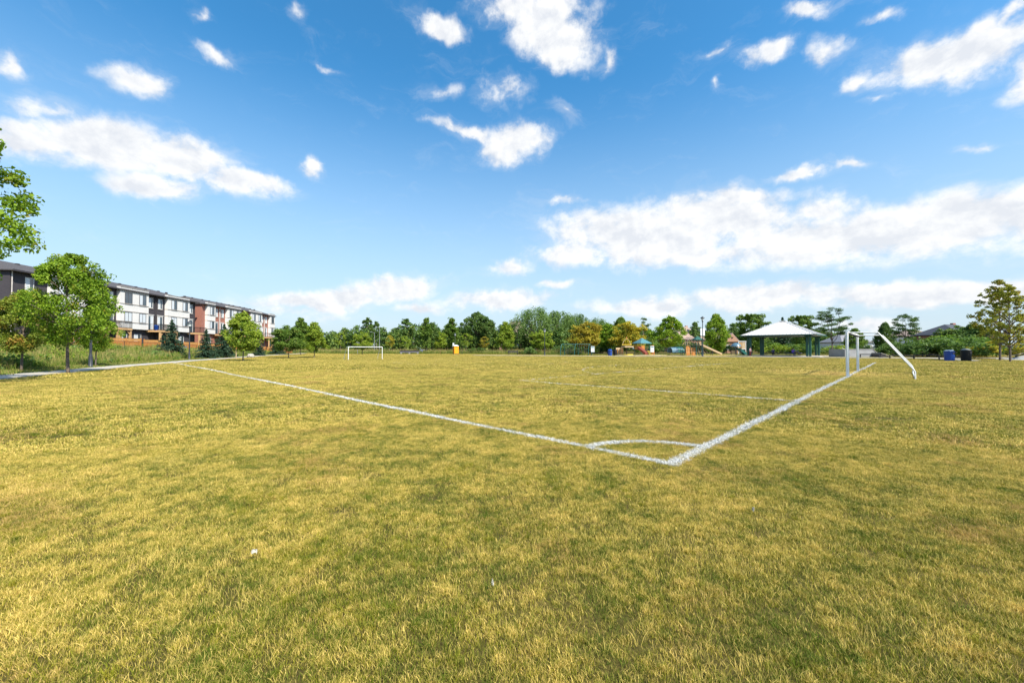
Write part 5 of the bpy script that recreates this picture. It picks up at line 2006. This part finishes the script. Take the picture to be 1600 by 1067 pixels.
# ------------------------------------------------------------------ people in the shelter
def figure(px, d, rz, pose, shirt, trousers, label, z, hgt=1.65):
    X = (px - 800) / F_PX * d
    e = empty('person', (X, d, z), rz, label, 'person')
    s = hgt / 1.7

    def skin(name, verts, edges, rad, material, root=0, lv=1):
        me = bpy.data.meshes.new(name)
        me.from_pydata([Vector(v) * s for v in verts], edges, [])
        o = obj(name, me, material, e)
        md = o.modifiers.new('skin', 'SKIN')
        for i, r in enumerate(rad):
            r = r if isinstance(r, tuple) else (r, r)
            me.skin_vertices[0].data[i].radius = (r[0] * s, r[1] * s)
        me.skin_vertices[0].data[root].use_root = True
        sub = o.modifiers.new('sub', 'SUBSURF'); sub.levels = lv; sub.render_levels = lv
        return o
    if pose == 'stand':
        hipz, kn, ft, sh_ = .88, (0, .03, .46), (0, .02, .06), 1.38
        K = [(-.10, 0, .46), (.10, -.02, .46)]; A = [(-.11, .03, .07), (.11, 0, .07)]; T_ = [(-.12, -.13, .04), (.13, -.16, .04)]
        lean = 0.0
    else:
        hipz, sh_ = .52, 1.02
        K = [(-.11, -.42, .52), (.11, -.42, .52)]; A = [(-.11, -.40, .09), (.11, -.44, .09)]; T_ = [(-.11, -.55, .04), (.12, -.59, .04)]
        lean = -.10
    nk, hd = sh_ + .08, sh_ + .21
    E = [(-.27, lean - .05, sh_ - .28), (.27, lean - .05, sh_ - .28)]
    W = [(-.22, lean - .28, sh_ - .36), (.22, lean - .28, sh_ - .36)] if pose == 'sit' else [(-.27, -.12, sh_ - .50), (.28, -.08, sh_ - .52)]
    Hn = [(w[0] * .95, w[1] - .09, w[2] - .02) for w in W]
    V = [(0, 0, hipz), (0, lean * .5, hipz + .22), (0, lean, sh_), (0, lean - .01, nk), (0, lean - .03, hd - .05), (0, lean - .04, hd + .07),
         (-.18, lean, sh_ - .02), E[0], W[0], Hn[0], (.18, lean, sh_ - .02), E[1], W[1], Hn[1],
         (-.10, 0, hipz - .03), K[0], A[0], T_[0], (.10, 0, hipz - .03), K[1], A[1], T_[1]]
    ed = [(0, 1), (1, 2), (2, 3), (3, 4), (4, 5), (2, 6), (6, 7), (7, 8), (8, 9), (2, 10), (10, 11), (11, 12), (12, 13), (0, 14), (14, 15), (15, 16), (16, 17), (0, 18), (18, 19), (19, 20), (20, 21)]
    rad = [(.14, .10), (.13, .09), (.13, .09), .05, (.075, .09), (.075, .085), .06, .042, .03, (.035, .02), .06, .042, .03, (.035, .02), .085, .06, .04, .035, .085, .06, .04, .035]
    skin('body', V, ed, rad, 'skin')
    g = .016
    skin('shirt', [V[0], V[1], V[2], V[6], V[7], V[10], V[11]], [(0, 1), (1, 2), (2, 3), (3, 4), (2, 5), (5, 6)],
         [(.15 + g, .11 + g), (.14 + g, .10 + g), (.14 + g, .10 + g), .065 + g, .047 + g, .065 + g, .047 + g], shirt)
    skin('trousers', [(0, 0, hipz + .02), V[14], V[15], V[16], V[18], V[19], V[20]], [(0, 1), (1, 2), (2, 3), (0, 4), (4, 5), (5, 6)],
         [(.15, .115), .095 + g, .068 + g, .048 + g, .095 + g, .068 + g, .048 + g], trousers)
    skin('hair', [(0, lean + .02, hd - .02), (0, lean, hd + .10), (0, lean - .05, hd + .13)], [(0, 1), (1, 2)], [(.085, .08), (.092, .085), (.07, .06)], 'hair', 1)
    nose = MB().lathe([(.018, 0), (.012, .03), (.004, .045)], 6).build('nose', 'skin', e)
    nose.location = Vector((0, lean - .115, hd)) * s; nose.rotation_euler = (R(75), 0, 0)
    for x in (-.03, .03):
        ey = MB().lathe([(.011, 0), (.009, .006)], 8).build('eye', 'hair', e)
        ey.location = Vector((x, lean - .118, hd + .035)) * s; ey.rotation_euler = (R(90), 0, 0)
    return e


figure(1172, 63.5, .4, 'stand', 'cloth_mauve', 'cloth_maroon', 'person in mauve top and dark red trousers standing at the left column', gz(*at(1172, 63.5).xy) + .06, 1.42)
figure(1238.5, 64.6, 2.0, 'sit', 'cloth_violet', 'cloth_navy', 'person in violet blue shirt sitting at a picnic table', slab_z + .0, 1.6)
figure(1208, 65.2, 2.6, 'sit', 'cloth_navy', 'cloth_dark', 'person in navy clothes sitting at the navy table', slab_z + .0, 1.6)


# ------------------------------------------------------------------ skate ramps and rails
def ramp_box(px0, px1, d, top, label, slope_px, rz=0, m='concrete_grey', cope=True):
    a, c = at(px0, d), at(px1, d)
    L = (c - a).length
    s = empty('skate_ramp', a, math.atan2(c.y - a.y, c.x - a.x), label, 'skate ramp', 'skate ramps')
    h = zat(top, d) - a.z
    sp = slope_px / F_PX * d
    prof = [(0, -.1), (0, h), (L - sp, h)]
    for k in range(1, 9):
        f = k / 9
        prof.append((L - sp + sp * f, h * (1 - f) ** 1.5))
    prof += [(L, .02), (L, -.1)]
    MB().prism(prof, 'y', 0, 3.0).build('ramp', m, s)
    if cope:
        MB().tube([(L - sp, -.02, h + .02), (L - sp, 3.02, h + .02)], .035, 8).build('coping', 'galvanised', s)
        MB().beam((.0, -.02, h + .015), (L - sp, -.02, h + .015), .06, .05).build('edge', 'concrete', s)
        MB().beam((L - sp, -.02, h * .98), (L, -.02, .08), .06, .06).build('edge', 'concrete', s)
    return s


ramp_box(1320, 1376, 59, 545.5, 'grey concrete skate ramp seen through the near goal', 12)
ramp_box(1376, 1396, 57.5, 551.8, 'low wedge skate ramp with pale edge right of the grey ramp', 19, m='fascia')
s_ = ramp_box(1640, 1556, 49, 543, 'long dark sloping skate ramp behind the bronze trees', 82, m='slate_shingle' if False else 'concrete_grey')


def rail(px0, px1, d0, d1, top, label):
    a, c = at(px0, d0), at(px1, d1)
    h = zat(top, d0) - a.z
    s = empty('low_rail', a, math.atan2(c.y - a.y, c.x - a.x), label, 'rail', 'low black rails by the path')
    L = math.hypot(c.x - a.x, c.y - a.y)
    n = 2
    for k in range(n):
        x = L * k / (n - 1)
        MB().box(x - .05, x + .05, -.05, .05, -.1, h - .06).build('post', 'black_metal', s)
        MB().box(x - .12, x + .12, -.12, .12, .0, .05).build('foot', 'black_metal', s)
    MB().box(-.06, L + .06, -.05, .05, h - .058, h + .06).build('bar', 'black_metal', s)


rail(1344, 1374, 55.8, 55.6, 553.6, 'low black rail before the grey skate ramp')
rail(1390, 1427, 53.5, 53, 555.2, 'low black rail behind the back of the near goal')
rail(1428, 1467, 49.5, 47.5, 554.4, 'low black rail left of the blue bin')

# ------------------------------------------------------------------ litter
def scrap(px, py, size, seed, label):
    d = EYE * F_PX / (py - HOR)
    p = at(px, d)
    rng = np.random.default_rng(seed)
    n = 5
    g = np.linspace(-1, 1, n)
    vs = [(x * size + rng.normal(0, size * .15), y * size * .6 + rng.normal(0, size * .15), .045 + rng.uniform(-.01, .035)) for y in g for x in g]
    fs = [(r * n + c, r * n + c + 1, (r + 1) * n + c + 1, (r + 1) * n + c) for r in range(n - 1) for c in range(n - 1) if rng.random() > .12]
    mb = MB().add(vs, fs)
    o = mb.build('paper_scrap', 'litter')
    o.location = p; o.rotation_euler = (0, 0, rng.uniform(0, 3))
    sd = o.modifiers.new('thick', 'SOLIDIFY'); sd.thickness = .003
    tag(o, label, 'litter')


scrap(401, 877, .016, 1, 'crumpled pale scrap lying in the grass beside a dark green tuft')
scrap(770, 927, .008, 2, 'tiny white scrap lying alone in the near grass')
scrap(1174, 808, .009, 3, 'tiny pale scrap in the grass below the corner arc')
